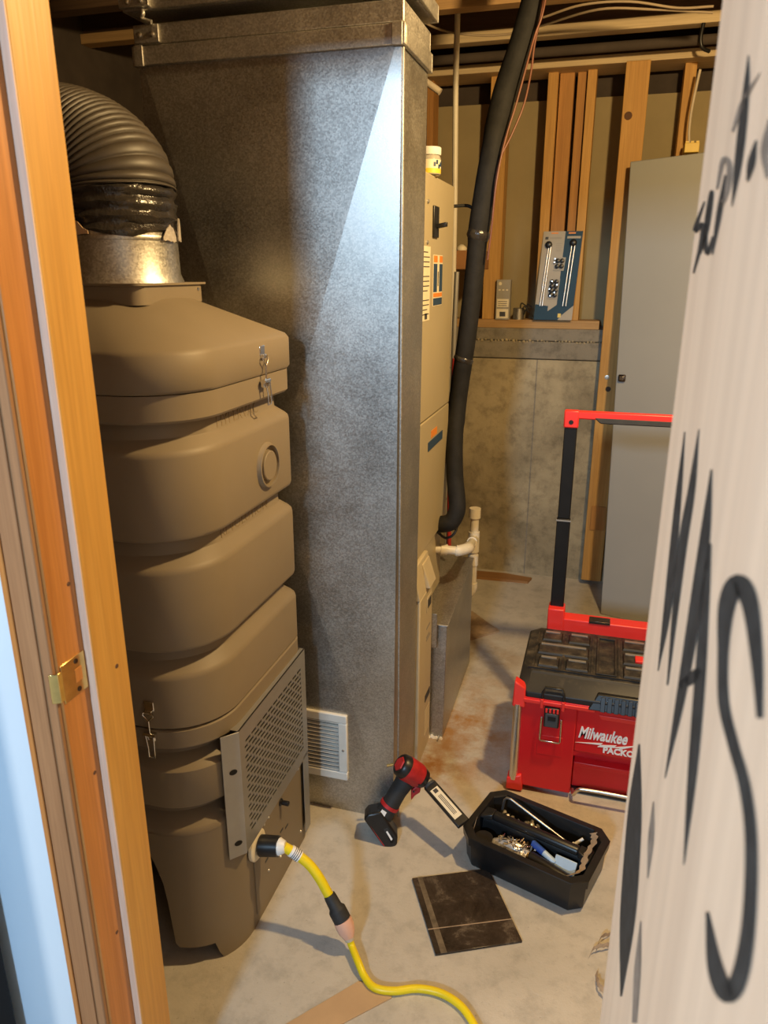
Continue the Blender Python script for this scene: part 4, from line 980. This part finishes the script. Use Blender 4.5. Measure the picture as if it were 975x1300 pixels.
# upper front lip
MB().hexa([(0.075, TY0-0.003, 0.288), (0.30, TY0-0.003, 0.288), (0.30, TY0-0.003, 0.300), (0.068, TY0-0.003, 0.300)], [(0.075, TY0+0.01, 0.280), (0.30, TY0+0.01, 0.280), (0.30, TY0+0.01, 0.306), (0.068, TY0+0.01, 0.306)]).build('front_rib', 'tool_red_bright', tbody, bevel=0.001)
MB().box((TX0+0.02, TY0-0.010, 0.310), (0.055, TY0+0.01, 0.322)).build('rim', 'tool_red_bright', tbody, bevel=0.002)
MB().box((TX0+0.02, TY0-0.006, 0.318), (TX1-0.02, TY1, 0.326)).build('rim', 'tool_red', tbody, bevel=0.002)
# corner bumpers
for sx_ in (0, 1):
    xa = TX0-0.012 if sx_ == 0 else TX1-0.026
    MB().hexa([(xa, TY0-0.012, 0.292), (xa+0.038, TY0-0.012, 0.292), (xa+0.038, TY0+0.03, 0.292), (xa, TY0+0.03, 0.292)], [(xa+0.004, TY0-0.006, 0.372), (xa+0.036, TY0-0.004, 0.352), (xa+0.036, TY0+0.03, 0.352), (xa+0.004, TY0+0.03, 0.372)]).build('corner_cap', 'tool_red_bright', tb, bevel=0.004)
    MB().hexa([(xa-0.004, TY0-0.014, 0.006), (xa+0.046, TY0-0.014, 0.006), (xa+0.046, TY0+0.03, 0.006), (xa-0.004, TY0+0.03, 0.006)], [(xa-0.002, TY0-0.012, 0.044), (xa+0.040, TY0-0.010, 0.060), (xa+0.040, TY0+0.03, 0.060), (xa-0.002, TY0+0.03, 0.044)]).build('corner_foot', 'tool_red_bright', tb, bevel=0.004)
    MB().cyl((xa+0.016, TY0-0.001, 0.04), (xa+0.016, TY0-0.001, 0.30), 0.0125, n=18).build('bumper_rod', 'aluminium', tb, smooth=60)
# lid: black, chamfered
LZ = 0.388
def lidring(z, d, fy, c=0.03):
    x0, x1, y0, y1 = TX0-0.002+d, TX1+0.002-d, TY0+fy, TY1-d
    return [Vector(p) for p in ((x0+c, y0, z), (x1-c, y0, z), (x1, y0+c, z), (x1, y1-c, z), (x1-c, y1, z), (x0+c, y1, z), (x0, y1-c, z), (x0, y0+c, z))]
tlid = MB().loft([lidring(0.326, 0.0, -0.004), lidring(0.342, 0.0, -0.004), lidring(0.382, 0.006, 0.042), lidring(LZ, 0.010, 0.046)]).build('lid', 'lid_dusty', tb, bevel=0.002)
# pads and sockets on the lid
def pad(x0, x1, y0, y1, h=0.007):
    p = MB().hexa([(x0, y0, LZ), (x1, y0, LZ), (x1, y1, LZ), (x0, y1, LZ)], [(x0+0.004, y0+0.005, LZ+h), (x1-0.004, y0+0.005, LZ+h), (x1-0.004, y1-0.003, LZ+h), (x0+0.004, y1-0.003, LZ+h)]).build('cleat', 'lid_dusty', tlid, bevel=0.0015)
    MB().box((x0+0.008, y1-0.014, LZ+h), (x1-0.010, y1-0.003, LZ+h+0.0015)).build('cleat_highlight', 'steel_grey', p)  # grey strip paints the light caught along the cleat's edge
ym = [(2.005, 2.065), (2.085, 2.150), (2.175, 2.235)]
for (xa, xb) in ((-0.118, -0.055), (-0.038, 0.030)):
    pad(xa, xb, *ym[0]); pad(xa, xb, *ym[2])
pad(-0.125, 0.028, *ym[1])
for (xa, xb) in ((0.125, 0.20), (0.215, 0.29), (0.30, 0.35)):
    for yy in ym: pad(xa, xb, *yy)
fr = MB()
fr.box((0.050, 2.0, LZ), (0.108, 2.006, LZ+0.007)); fr.box((0.050, 2.229, LZ), (0.108, 2.235, LZ+0.007)); fr.box((0.050, 2.006, LZ), (0.056, 2.229, LZ+0.007)); fr.box((0.102, 2.006, LZ), (0.108, 2.229, LZ+0.007))
fr.build('socket_frame', 'lid_dusty', tlid, bevel=0.001)
for x in (-0.130, -0.046, 0.038, 0.115, 0.207):
    MB().box((x-0.003, 1.995, LZ), (x+0.003, 2.24, LZ+0.0045)).build('lid_rib', 'lid_dusty', tlid)
MB().box((TX0+0.022, 1.990, LZ), (TX1-0.022, 1.996, LZ+0.005)).build('lid_rib', 'lid_dusty', tlid)
MB().box((0.160, 2.09, LZ+0.007), (0.185, 2.125, LZ+0.016)).build('lid_release', 'tool_red_bright', tlid, bevel=0.002)
# vented grip in the lid front
MB().hexa([(0.035, TY0-0.012, 0.318), (0.30, TY0-0.012, 0.318), (0.30, TY0+0.04, 0.318), (0.035, TY0+0.04, 0.318)], [(0.060, TY0+0.006, 0.362), (0.28, TY0+0.006, 0.362), (0.28, TY0+0.04, 0.362), (0.060, TY0+0.04, 0.362)]).build('lid_grip', 'black_plastic', tlid, bevel=0.003)
for k in range(11):
    x = 0.075+k*0.0185
    MB().obox((x, TY0-0.006, 0.338), (0.0062, 0, 0), (0, 0.008, 0.019), (0, -0.004, 0.0016)).build('grip_tooth', 'black_plastic', tlid, bevel=0.001)
# latches with wire bail
for lx in (-0.062, 0.282):
    lb2 = MB().box((lx-0.022, TY0-0.012, 0.240), (lx+0.022, TY0, 0.304)).build('latch', 'black_plastic', tb, bevel=0.003)
    MB().box((lx-0.018, TY0-0.016, 0.244), (lx+0.018, TY0-0.011, 0.288)).build('latch_plate', 'latch_grey', lb2, bevel=0.002)
    MB().box((lx-0.010, TY0-0.0172, 0.266), (lx+0.012, TY0-0.0158, 0.280)).build('latch_window', 'black_plastic', lb2)
    for k in range(4):
        MB().box((lx-0.018+k*0.0105, TY0-0.016, 0.291), (lx-0.0125+k*0.0105, TY0-0.010, 0.302)).build('latch_tooth', 'tool_red_bright', lb2)
    MB().tube([(lx-0.028, TY0-0.013, 0.272), (lx-0.029, TY0-0.015, 0.200), (lx-0.026, TY0-0.015, 0.195), (lx+0.026, TY0-0.015, 0.195), (lx+0.029, TY0-0.015, 0.200), (lx+0.028, TY0-0.013, 0.272)], 0.0026, 8).build('wire_bail', 'chrome', lb2, smooth=60)
    MB().tube([(lx-0.030, TY0-0.010, 0.312), (lx-0.030, TY0-0.006, 0.350), (lx-0.024, TY0-0.002, 0.364), (lx+0.024, TY0-0.002, 0.364), (lx+0.030, TY0-0.006, 0.350), (lx+0.030, TY0-0.010, 0.312)], 0.0034, 8).build('lid_bail', 'black_plastic', lb2, smooth=60)
    for s in (-1, 1):
        MB().box((lx+s*0.030-0.004, TY0-0.016, 0.302), (lx+s*0.030+0.004, TY0-0.004, 0.330)).build('latch_lug', 'tool_red_bright', lb2, bevel=0.001)
    MB().box((lx-0.036, TY0-0.0015, 0.140), (lx+0.036, TY0+0.001, 0.205)).build('finger_plate', 'tool_red', lb2, bevel=0.001)
# lettering
text('lettering', 'Milwaukee', 0.052, (0.016, TY0-0.0008, 0.218), (1, 0, 0), (0, 0, 1), 'letter_white', tbody, 0.0006, shear=0.28, fat=0.0014, xs=0.60)
text('lettering', 'PACKOUT', 0.027, (0.088, TY0-0.0008, 0.180), (1, 0, 0), (0, 0, 1), 'letter_white', tbody, 0.0006, fat=0.0012, xs=0.95)
bolt = [(0.010, 0.199), (0.086, 0.210), (0.080, 0.203), (0.124, 0.210), (0.118, 0.203), (0.188, 0.222), (0.128, 0.196), (0.134, 0.203), (0.072, 0.195), (0.080, 0.203)]
MB().hexa([(x, TY0-0.0012, z) for x, z in bolt], [(x, TY0+0.0002, z) for x, z in bolt]).build('lightning_bolt', 'letter_white', tbody)
# telescopic handle
HY_ = 2.298
hb = MB().box((TX0+0.055, TY1-0.01, 0.380), (TX1-0.055, HY_+0.02, 0.430)).build('handle_base', 'tool_red_bright', tb, bevel=0.004)
for x in (-0.085, 0.305):
    MB().hexa([(x-0.026, TY1-0.012, 0.375), (x+0.030, TY1-0.012, 0.375), (x+0.030, HY_+0.024, 0.375), (x-0.026, HY_+0.024, 0.375)], [(x-0.026, TY1-0.012, 0.460), (x+0.026, TY1-0.012, 0.460), (x+0.026, HY_+0.024, 0.460), (x-0.026, HY_+0.024, 0.460)]).build('handle_socket', 'tool_red_bright', hb, bevel=0.004)
    u1 = MB().box((x-0.021, HY_-0.010, 0.455), (x+0.021, HY_+0.012, 0.76)).build('lower_tube', 'handle_black', tb, bevel=0.003)
    MB().box((x-0.0225, HY_-0.0115, 0.752), (x+0.0225, HY_+0.0135, 0.757)).build('tube_ring', 'steel_grey', u1)
    MB().box((x-0.019, HY_-0.008, 0.76), (x+0.019, HY_+0.010, 1.06)).build('upper_tube', 'handle_black', tb, bevel=0.003)
    cp = MB().box((x-0.022, HY_-0.013, 1.050), (x+0.022, HY_+0.015, 1.103)).build('handle_corner', 'tool_red_bright', tb, bevel=0.004)
    MB().lathe((x, HY_-0.013, 1.068), (0, -1, 0), [(0, 0.007), (0.0015, 0.006), (0.0016, 0.002)], 12).build('rivet', 'black_plastic', cp, smooth=40)
MB().box((-0.068, HY_-0.012, 1.078), (0.288, HY_+0.014, 1.102)).build('handle_bar', 'tool_red_bright', tb, bevel=0.004)
gp_ = MB().hexa([(-0.02, HY_-0.013, 1.085), (0.24, HY_-0.013, 1.085), (0.24, HY_+0.014, 1.085), (-0.02, HY_+0.014, 1.085)][::1], [(-0.0, HY_-0.016, 1.068), (0.22, HY_-0.016, 1.068), (0.22, HY_+0.016, 1.068), (-0.0, HY_+0.016, 1.068)]).build('grip', 'black_rubber', tb, bevel=0.003)
MB().box((0.02, TY1-0.013, 0.425), (0.085, HY_+0.0, 0.434)).build('release_plate', 'bronze', hb, bevel=0.001)
for x in (-0.13, 0.35):
    MB().lathe((x-0.02, 2.29, 0.075), (1, 0, 0), [(0, 0.05), (0.004, 0.073), (0.04, 0.073), (0.044, 0.05)], 24).build('wheel', 'black_rubber', tb, smooth=40)

# ================================================================== open parts tray
ta = math.radians(-17.5)
tu = Vector((math.cos(ta), math.sin(ta), 0)); tv = Vector((-math.sin(ta), math.cos(ta), 0))
tc = Vector((-0.070, 1.648, 0))
tray = root('parts_tray', tuple(tc), 'black open parts tray with a centre handle on the floor', 'tray')
def tp(u, v, z): return tc+tu*u+tv*v+Vector((0, 0, z))
def oct_(hu, hv, c, z): return [tp(u, v, z) for u, v in ((-hu+c, -hv), (hu-c, -hv), (hu, -hv+c), (hu, hv-c), (hu-c, hv), (-hu+c, hv), (-hu, hv-c), (-hu, -hv+c))]
TH = 0.098
rings = [oct_(0.158, 0.098, 0.026, 0), oct_(0.161, 0.101, 0.028, 0.006), oct_(0.165, 0.106, 0.030, TH-0.028), oct_(0.170, 0.112, 0.032, TH-0.026), oct_(0.172, 0.114, 0.033, TH-0.002), oct_(0.170, 0.112, 0.032, TH),
         oct_(0.154, 0.096, 0.028, TH), oct_(0.152, 0.094, 0.028, TH-0.003), oct_(0.147, 0.089, 0.026, 0.034)]
MB().loft(rings).build('shell', 'black_plastic', tray, smooth=32)
dv = MB()
sec = [(-0.020, 0.0105), (-0.013, 0.075), (-0.010, 0.088), (-0.004, 0.094), (0.004, 0.094), (0.010, 0.088), (0.013, 0.075), (0.020, 0.0105)]
dv.hexa([tp(-0.146, v, z) for v, z in sec], [tp(0.146, v, z) for v, z in sec])
dvd = dv.build('divider', 'black_plastic', tray, smooth=45)
hs = [(-0.015, 0.092), (-0.013, 0.104), (-0.006, 0.110), (0.006, 0.110), (0.013, 0.104), (0.015, 0.092)]
MB().hexa([tp(-0.118, v, z) for v, z in hs], [tp(0.118, v, z) for v, z in hs]).build('carry_bar', 'black_plastic', tray, bevel=0.004)
for s in (-1, 1):
    MB().hexa([tp(s*0.118, -0.018, 0.092), tp(s*0.152, -0.024, 0.092), tp(s*0.152, 0.024, 0.092), tp(s*0.118, 0.018, 0.092)], [tp(s*0.118, -0.013, 0.109), tp(s*0.150, -0.022, 0.099), tp(s*0.150, 0.022, 0.099), tp(s*0.118, 0.013, 0.109)]).build('carry_bar_end', 'black_plastic', tray, bevel=0.003)
MB().cyl(tp(-0.115, -0.070, 0.010), tp(-0.115, -0.070, 0.080), 0.024, n=20).build('cup', 'black_plastic', tray, smooth=40)

# contents
random.seed(21)
def lie(nm, p0, p1, r, mat, lab, cat, group=None, n=12, rs=None):
    return tag(MB().tube([p0, p1] if rs is None else rs[0], r if rs is None else rs[1], n).build(nm, mat, smooth=50), lab, cat, group)
hexk = tag(MB().tube([tp(-0.118, 0.040, 0.062), tp(-0.112, 0.046, 0.120), tp(-0.106, 0.048, 0.128), tp(-0.095, 0.050, 0.127), tp(0.088, 0.046, 0.062)], 0.0038, 8).build('bent_rod', 'steel_rod', smooth=50), 'long bent silver rod lying across the back of the black tray', 'rod')
wp = root('tee_fitting', tuple(tp(0.092, 0.045, 0.055)), 'small white T shaped fitting in the tray', 'fitting')
MB().cyl(tp(0.080, 0.036, 0.064), tp(0.108, 0.060, 0.088), 0.004, n=8).build('stem', 'white_plastic', wp, smooth=50)
MB().cyl(tp(0.084, 0.052, 0.066), tp(0.112, 0.040, 0.066), 0.006, n=8).build('bar', 'white_plastic', wp, smooth=50)
MB().cyl(tp(0.094, 0.046, 0.011), tp(0.094, 0.046, 0.066), 0.005, n=8).build('foot', 'white_plastic', wp, smooth=50)
m = MB()
for k in range(46):
    u, v = random.uniform(-0.125, -0.02), random.uniform(0.030, 0.078)
    m.lathe(tp(u, v, 0.034+random.uniform(0, .026)), (random.uniform(-1, 1), random.uniform(-1, 1), random.uniform(.2, 1)), [(0, 0.006), (0.005, 0.006), (0.006, 0.003)], 6)
tag(m.build('loose_hardware', 'tinned_scrap', smooth=30), 'loose metal nuts at the back left of the black tray', 'hardware', kind='stuff')
m = MB()
for k in range(60):
    u, v = random.uniform(-0.085, 0.02), random.uniform(-0.052, -0.026)
    m.lathe(tp(u, v, 0.036+random.uniform(0, .040)), (random.uniform(-1, 1), random.uniform(-1, 1), random.uniform(.2, 1)), [(0, 0.004), (0.014, 0.004), (0.015, 0.002)], 6)
tag(m.build('dark_screws', 'bronze', smooth=30), 'dark loose screws beside the centre bar of the tray', 'screws', kind='stuff')
# clear bag of screws
bg = root('screw_bag', tuple(tp(-0.045, -0.062, 0.012)), 'clear plastic bag of bright screws in the tray', 'bag')
rings = []
for k in range(9):
    t_ = k/8; u = -0.092+0.108*t_; w_ = 0.026*math.sin(PI*(0.12+0.8*t_))**0.6; h_ = 0.030*math.sin(PI*(0.1+0.8*t_))**0.7
    rings.append([tp(u+random.uniform(-.003, .003), -0.060+w_*math.cos(2*PI*i/12)*(1+random.uniform(-.12, .12)), 0.064+h_*math.sin(2*PI*i/12)*(1+random.uniform(-.15, .15))) for i in range(12)])
MB().loft(rings).build('film', 'bag_clear', bg, smooth=30)
m = MB()
for k in range(40):
    a = random.uniform(0, 2*PI); u = random.uniform(-0.07, 0.0); v = -0.060+random.uniform(-.018, .018)
    m.tube([tp(u, v, 0.090+random.uniform(0, .006)), tp(u+0.012*math.cos(a), v+0.012*math.sin(a), 0.091+random.uniform(0, .008))], 0.0014, 5)
m.build('bright_screws', 'chrome', bg, smooth=50)['kind'] = 'stuff'
bt = root('blue_marker', tuple(tp(0.03, -0.034, 0.05)), 'blue capped tube lying in the tray', 'marker')
MB().tube([tp(0.004, -0.030, 0.090), tp(0.006, -0.0302, 0.090), tp(0.040, -0.040, 0.084)], [0.007, 0.009, 0.009], 12).build('cap', 'bit_blue', bt, smooth=45)
MB().tube([tp(0.040, -0.040, 0.084), tp(0.068, -0.048, 0.078), tp(0.074, -0.050, 0.077)], [0.0085, 0.0085, 0.004], 12).build('barrel', 'bit_pale_blue', bt, smooth=45)
pk = root('blue_packet', tuple(tp(0.10, -0.04, 0.05)), 'white and blue packet propped in the tray', 'packet')
MB().obox(tp(0.098, -0.044, 0.074), tu*0.028, tv*0.012+Vector((0, 0, 0.016)), tv*(-0.003)+Vector((0, 0, 0.0025))).build('sleeve', 'bit_pale_blue', pk, bevel=0.002)
MB().obox(tp(0.096, -0.054, 0.062)-tv*0.004+Vector((0, 0, .002)), tu*0.027, tv*0.004+Vector((0, 0, 0.005)), tv*(-0.003)+Vector((0, 0, 0.0025))).build('blue_band', 'bit_blue', pk, bevel=0.001)
bt2 = root('black_tube', tuple(tp(0.07, -0.075, 0.012)), 'black round tube lying along the front of the tray', 'tube')
MB().tube([tp(0.012, -0.068, 0.078), tp(0.016, -0.068, 0.078), tp(0.118, -0.072, 0.062)], [0.014, 0.0165, 0.0165], 16).build('barrel', 'black_plastic', bt2, smooth=45)
MB().tube([tp(0.006, -0.068, 0.0785), tp(0.013, -0.068, 0.078)], [0.009, 0.011], 12).build('tip', 'brass', bt2, smooth=45)
# torn cardboard strips over the tray ends
def strip(nm, pts, w, mat, lab, cat, wv):
    m = MB(); P = bez(pts, 6); wv = Vector(wv)
    top = [p+wv*w*(0.8+0.3*math.sin(i*1.7)) for i, p in enumerate(P)]; bot = [p-wv*w*(0.8+0.3*math.cos(i*2.3)) for i, p in enumerate(P)]
    for i in range(len(P)-1):
        o = Vector((0, 0, 0.0016))
        m.hexa([top[i], top[i+1], bot[i+1], bot[i]], [top[i]+o, top[i+1]+o, bot[i+1]+o, bot[i]+o])
    return tag(m.build(nm, mat), lab, cat)
strip('torn_card', [tp(0.100, -0.098, 0.084), tp(0.128, -0.085, 0.096), tp(0.142, -0.050, 0.092), tp(0.140, -0.015, 0.106), tp(0.147, 0.018, 0.128), tp(0.140, 0.034, 0.140)], 0.013, 'cardboard_scrap', 'crumpled torn brown paper on the right end of the tray', 'paper scrap', tu*0.7+Vector((0, 0, 0.5)))
strip('torn_card', [tp(-0.150, -0.045, 0.104), tp(-0.147, -0.062, 0.092), tp(-0.140, -0.080, 0.080), tp(-0.100, -0.088, 0.074), tp(-0.070, -0.090, 0.068)], 0.009, 'cardboard_scrap', 'brown paper strip curling at the left end of the tray', 'paper scrap', tv*0.6+Vector((0, 0, 0.5)))

# ================================================================== cordless driver and bit case
dr = root('cordless_driver', (-0.46, 1.6, 0), 'red and black cordless driver leaning by the plenum corner', 'power drill')
lean = math.radians(15)
du = RT.copy(); dh = Vector((FW.x, FW.y, 0)).normalized(); dvv = (dh*math.sin(lean)+Vector((0, 0, math.cos(lean))))
dn = du.cross(dvv)
if dn.y > 0: dn = -dn      # towards the viewer
dist = 1.93
D0 = pp(489, 1071, 'z', 0.0)+dh*0.02
def dpt(x, y, o=0.0):
    """driver's own side plane, laid out from its foot"""
    return D0+du*((x-489)*0.00205)+dvv*((1071-y)*0.00226)+dn*o
def slab(nm, poly, th, mat, par=dr, o=0.0, bev=0.006):
    return MB().hexa([dpt(x, y, o+th/2) for x, y in poly], [dpt(x, y, o-th/2) for x, y in poly]).build(nm, mat, par, bevel=bev, seg=3)
batt = slab('battery', [(460, 1041), (466, 1034), (483, 1031), (506, 1062), (505, 1073), (496, 1078), (487, 1076)], 0.062, 'black_plastic')
MB().hexa([dpt(x, y, 0.0304) for x, y in ((487, 1053), (492, 1051), (502, 1066), (497, 1071))], [dpt(x, y, 0.0310) for x, y in ((487, 1053), (492, 1051), (502, 1066), (497, 1071))]).build('battery_label', 'latch_grey', batt)
MB().hexa([dpt(x, y, 0.0311) for x, y in ((490, 1056), (492, 1055), (499, 1065), (497, 1067))], [dpt(x, y, 0.0315) for x, y in ((490, 1056), (492, 1055), (499, 1065), (497, 1067))]).build('battery_lettering', 'letter_white', batt)
MB().hexa([dpt(x, y, 0.0302) for x, y in ((465, 1043), (467, 1042), (489, 1073), (487, 1074))], [dpt(x, y, 0.0308) for x, y in ((465, 1043), (467, 1042), (489, 1073), (487, 1074))]).build('battery_stripe', 'driver_red', batt)
hpts = [dpt(485, 1046), dpt(490, 1036), dpt(495, 1030), dpt(500, 1022), dpt(507, 1011), dpt(513, 1003), dpt(517, 996), dpt(519, 988)]
MB().tube(hpts, [0.025, 0.0265, 0.0265, 0.0245, 0.0245, 0.026, 0.028, 0.025], 18).build('grip', 'black_rubber', dr, smooth=60)
MB().tube([dpt(494.0, 1030.5), dpt(496.5, 1027)], [0.0285, 0.0285], 20).build('red_collar', 'driver_red', dr, smooth=40)
MB().hexa([dpt(x, y, 0.0265) for x, y in ((482, 1033), (485, 1029), (491, 1033), (488, 1038))], [dpt(x, y, 0.0275) for x, y in ((482, 1033), (485, 1029), (491, 1033), (488, 1038))]).build('voltage_mark', 'letter_white', dr)
# head: axis from the rear cap to the nose
hr_ = dpt(509, 974, 0.022); hn = dpt(543, 999, -0.006)
ha_ = (hn-hr_)
MB().tube([hr_-ha_*0.02, hr_+ha_*0.03, hr_+ha_*0.22], [0.026, 0.031, 0.0335], 24).build('rear_cap', 'black_plastic', dr, smooth=40)
MB().tube([hr_+ha_*0.20, hr_+ha_*0.26, hr_+ha_*0.68, hr_+ha_*0.76], [0.0335, 0.0345, 0.0335, 0.031], 24).build('gear_case', 'driver_red', dr, smooth=40)
MB().tube([hr_+ha_*0.74, hr_+ha_*0.78, hr_+ha_*0.94, hn], [0.031, 0.030, 0.026, 0.015], 24).build('nose', 'black_plastic', dr, smooth=40)
MB().lathe(tuple(hr_-ha_*0.02), tuple(-ha_), [(0, 0.021), (0.003, 0.019)], 6).build('hex_badge', 'driver_red', dr)
trg = slab('trigger', [(524, 1010), (530, 1004), (537, 1006), (536, 1012), (529, 1016), (524, 1022)], 0.018, 'driver_red', bev=0.003)
for x, y in ((529, 993), (527, 1006), (534, 998)):
    MB().lathe(tuple(dpt(x, y, 0.034)), tuple(dn), [(-0.003, 0.003), (0.001, 0.0025)], 8).build('screw', 'black_plastic', dr)
MB().tube([hr_+ha_*0.1-du*0.026+dvv*0.004, hr_+ha_*0.05-du*0.040-dvv*0.002], 0.004, 8).build('belt_hook', 'brass', dr, smooth=50)

bc_ = root('bit_case', tuple(tp(-0.2, 0, 0)), 'black bar with cream label between driver and tray', 'tool case')
bA = hn+ha_.normalized()*0.004; bB = pp(587, 1044, 'z', 0.113)
bd = (bB-bA).normalized(); bs = bd.cross(Vector((0.25, -0.55, 0.8))).normalized(); bn = bs.cross(bd).normalized()
if bn.z < 0: bn = -bn
MB().obox((bA+bB)/2+bd*0.010, bd*((bB-bA).length/2-0.004), bs*0.019, bn*0.006).build('bar', 'black_plastic', bc_, bevel=0.003)
lab_ = MB().obox(bA.lerp(bB, 0.56), bd*((bB-bA).length*0.34), bs*0.0125, bn*0.0066).build('label', 'cream_label', bc_, bevel=0.0003)
for k in range(3):
    MB().obox(bA.lerp(bB, 0.60)+bs*(0.004-0.004*k), bd*((bB-bA).length*0.22), bs*0.0009, bn*0.0069).build('print_line', 'print_dark', lab_)
MB().obox(bA.lerp(bB, 0.28), bd*0.006, bs*0.006, bn*0.0069).build('print_mark', 'print_dark', lab_)
MB().tube([bA-bd*0.002, bA+bd*0.004, bA+bd*0.022], [0.012, 0.0165, 0.0165], 16).build('end_cap', 'latch_grey', bc_, smooth=40)
MB().tube([bA+bd*0.010, bA+bd*0.015], [0.0170, 0.0170], 16).build('end_ring', 'aluminium', bc_, smooth=40)

# ================================================================== things lying on the floor
tq = [pz(523, 1117, 0), pz(620, 1105, 0), pz(663, 1197, 0), pz(553, 1214, 0)]
tq = [Vector(p) for p in tq]
ft = tag(MB().hexa(tq, [p+Vector((0, 0, 0.006)) for p in tq]).build('floor_tile', 'floor_tile_dark', bevel=0.001), 'dark brown scuffed square tile lying on the floor', 'tile')
ca_, cb_ = tq[0].lerp(tq[3], 0.70), tq[1].lerp(tq[2], 0.72)
cw = (tq[3]-tq[0]).normalized()*0.0012
MB().hexa([ca_-cw+Vector((0, 0, .006)), cb_-cw+Vector((0, 0, .006)), cb_+cw+Vector((0, 0, .006)), ca_+cw+Vector((0, 0, .006))], [ca_-cw+Vector((0, 0, .0064)), cb_-cw+Vector((0, 0, .0064)), cb_+cw+Vector((0, 0, .0064)), ca_+cw+Vector((0, 0, .0064))]).build('crease', 'cardboard_scrap', ft)
MB().hexa([tq[0].lerp(tq[1], a)+Vector((0, 0, .006)) for a in (0.07, 0.13)]+[tq[3].lerp(tq[2], a)+Vector((0, 0, .006)) for a in (0.13, 0.06)], [tq[0].lerp(tq[1], a)+Vector((0, 0, .0063)) for a in (0.07, 0.13)]+[tq[3].lerp(tq[2], a)+Vector((0, 0, .0063)) for a in (0.13, 0.06)]).build('reflection_streak', 'reflection_brown', ft)  # paler strip paints the light reflected along the tile's left side
cq = [Vector(pz(*p, 0)) for p in ((355, 1306), (455, 1247), (482, 1252), (497, 1262), (497, 1268), (425, 1306), (395, 1330))]
tag(MB().hexa(cq, [p+Vector((0, 0, 0.003)) for p in cq]).build('cardboard_piece', 'cardboard'), 'tan cardboard piece under the yellow cord', 'cardboard')
sq = [Vector(pz(*p, 0)) for p in ((585, 775), (600, 778), (634, 803), (597, 813), (585, 812))]
tag(MB().hexa(sq, [p+Vector((0, 0, 0.008)) for p in sq]).build('brown_sheet', 'cardboard_scrap'), 'brown flat sheet on the floor behind the return box', 'sheet')
lq = [Vector(pz(*p, 0)) for p in ((605, 727), (640, 730), (675, 736), (670, 741), (636, 738), (605, 735))]
tag(MB().hexa(lq, [p+Vector((0, 0, 0.012)) for p in lq]).build('wood_lath', 'floor_lath'), 'thin reddish wood strip on floor at the back wall', 'wood strip')
for i, (pts, w_, lab) in enumerate(((((757, 1207), (763, 1190), (775, 1186)), 0.006, 'curled scrap highest of those beside the door edge'),
                                    (((748, 1215), (754, 1204), (770, 1200), (778, 1202)), 0.007, 'curled scrap in the middle beside the door edge'),
                                    (((757, 1235), (760, 1250), (770, 1262), (776, 1264)), 0.007, 'curled scrap lowest beside the door edge'))):
    P = [Vector(pz(x, y, 0.004+0.012*math.sin(PI*k/(len(pts)-1)))) for k, (x, y) in enumerate(pts)]
    strip('card_scrap', P, w_, 'cardboard_scrap', lab, 'scrap', (0.3, 0.6, 0.5))['group'] = 'scraps by the door'
MB_s = MB()
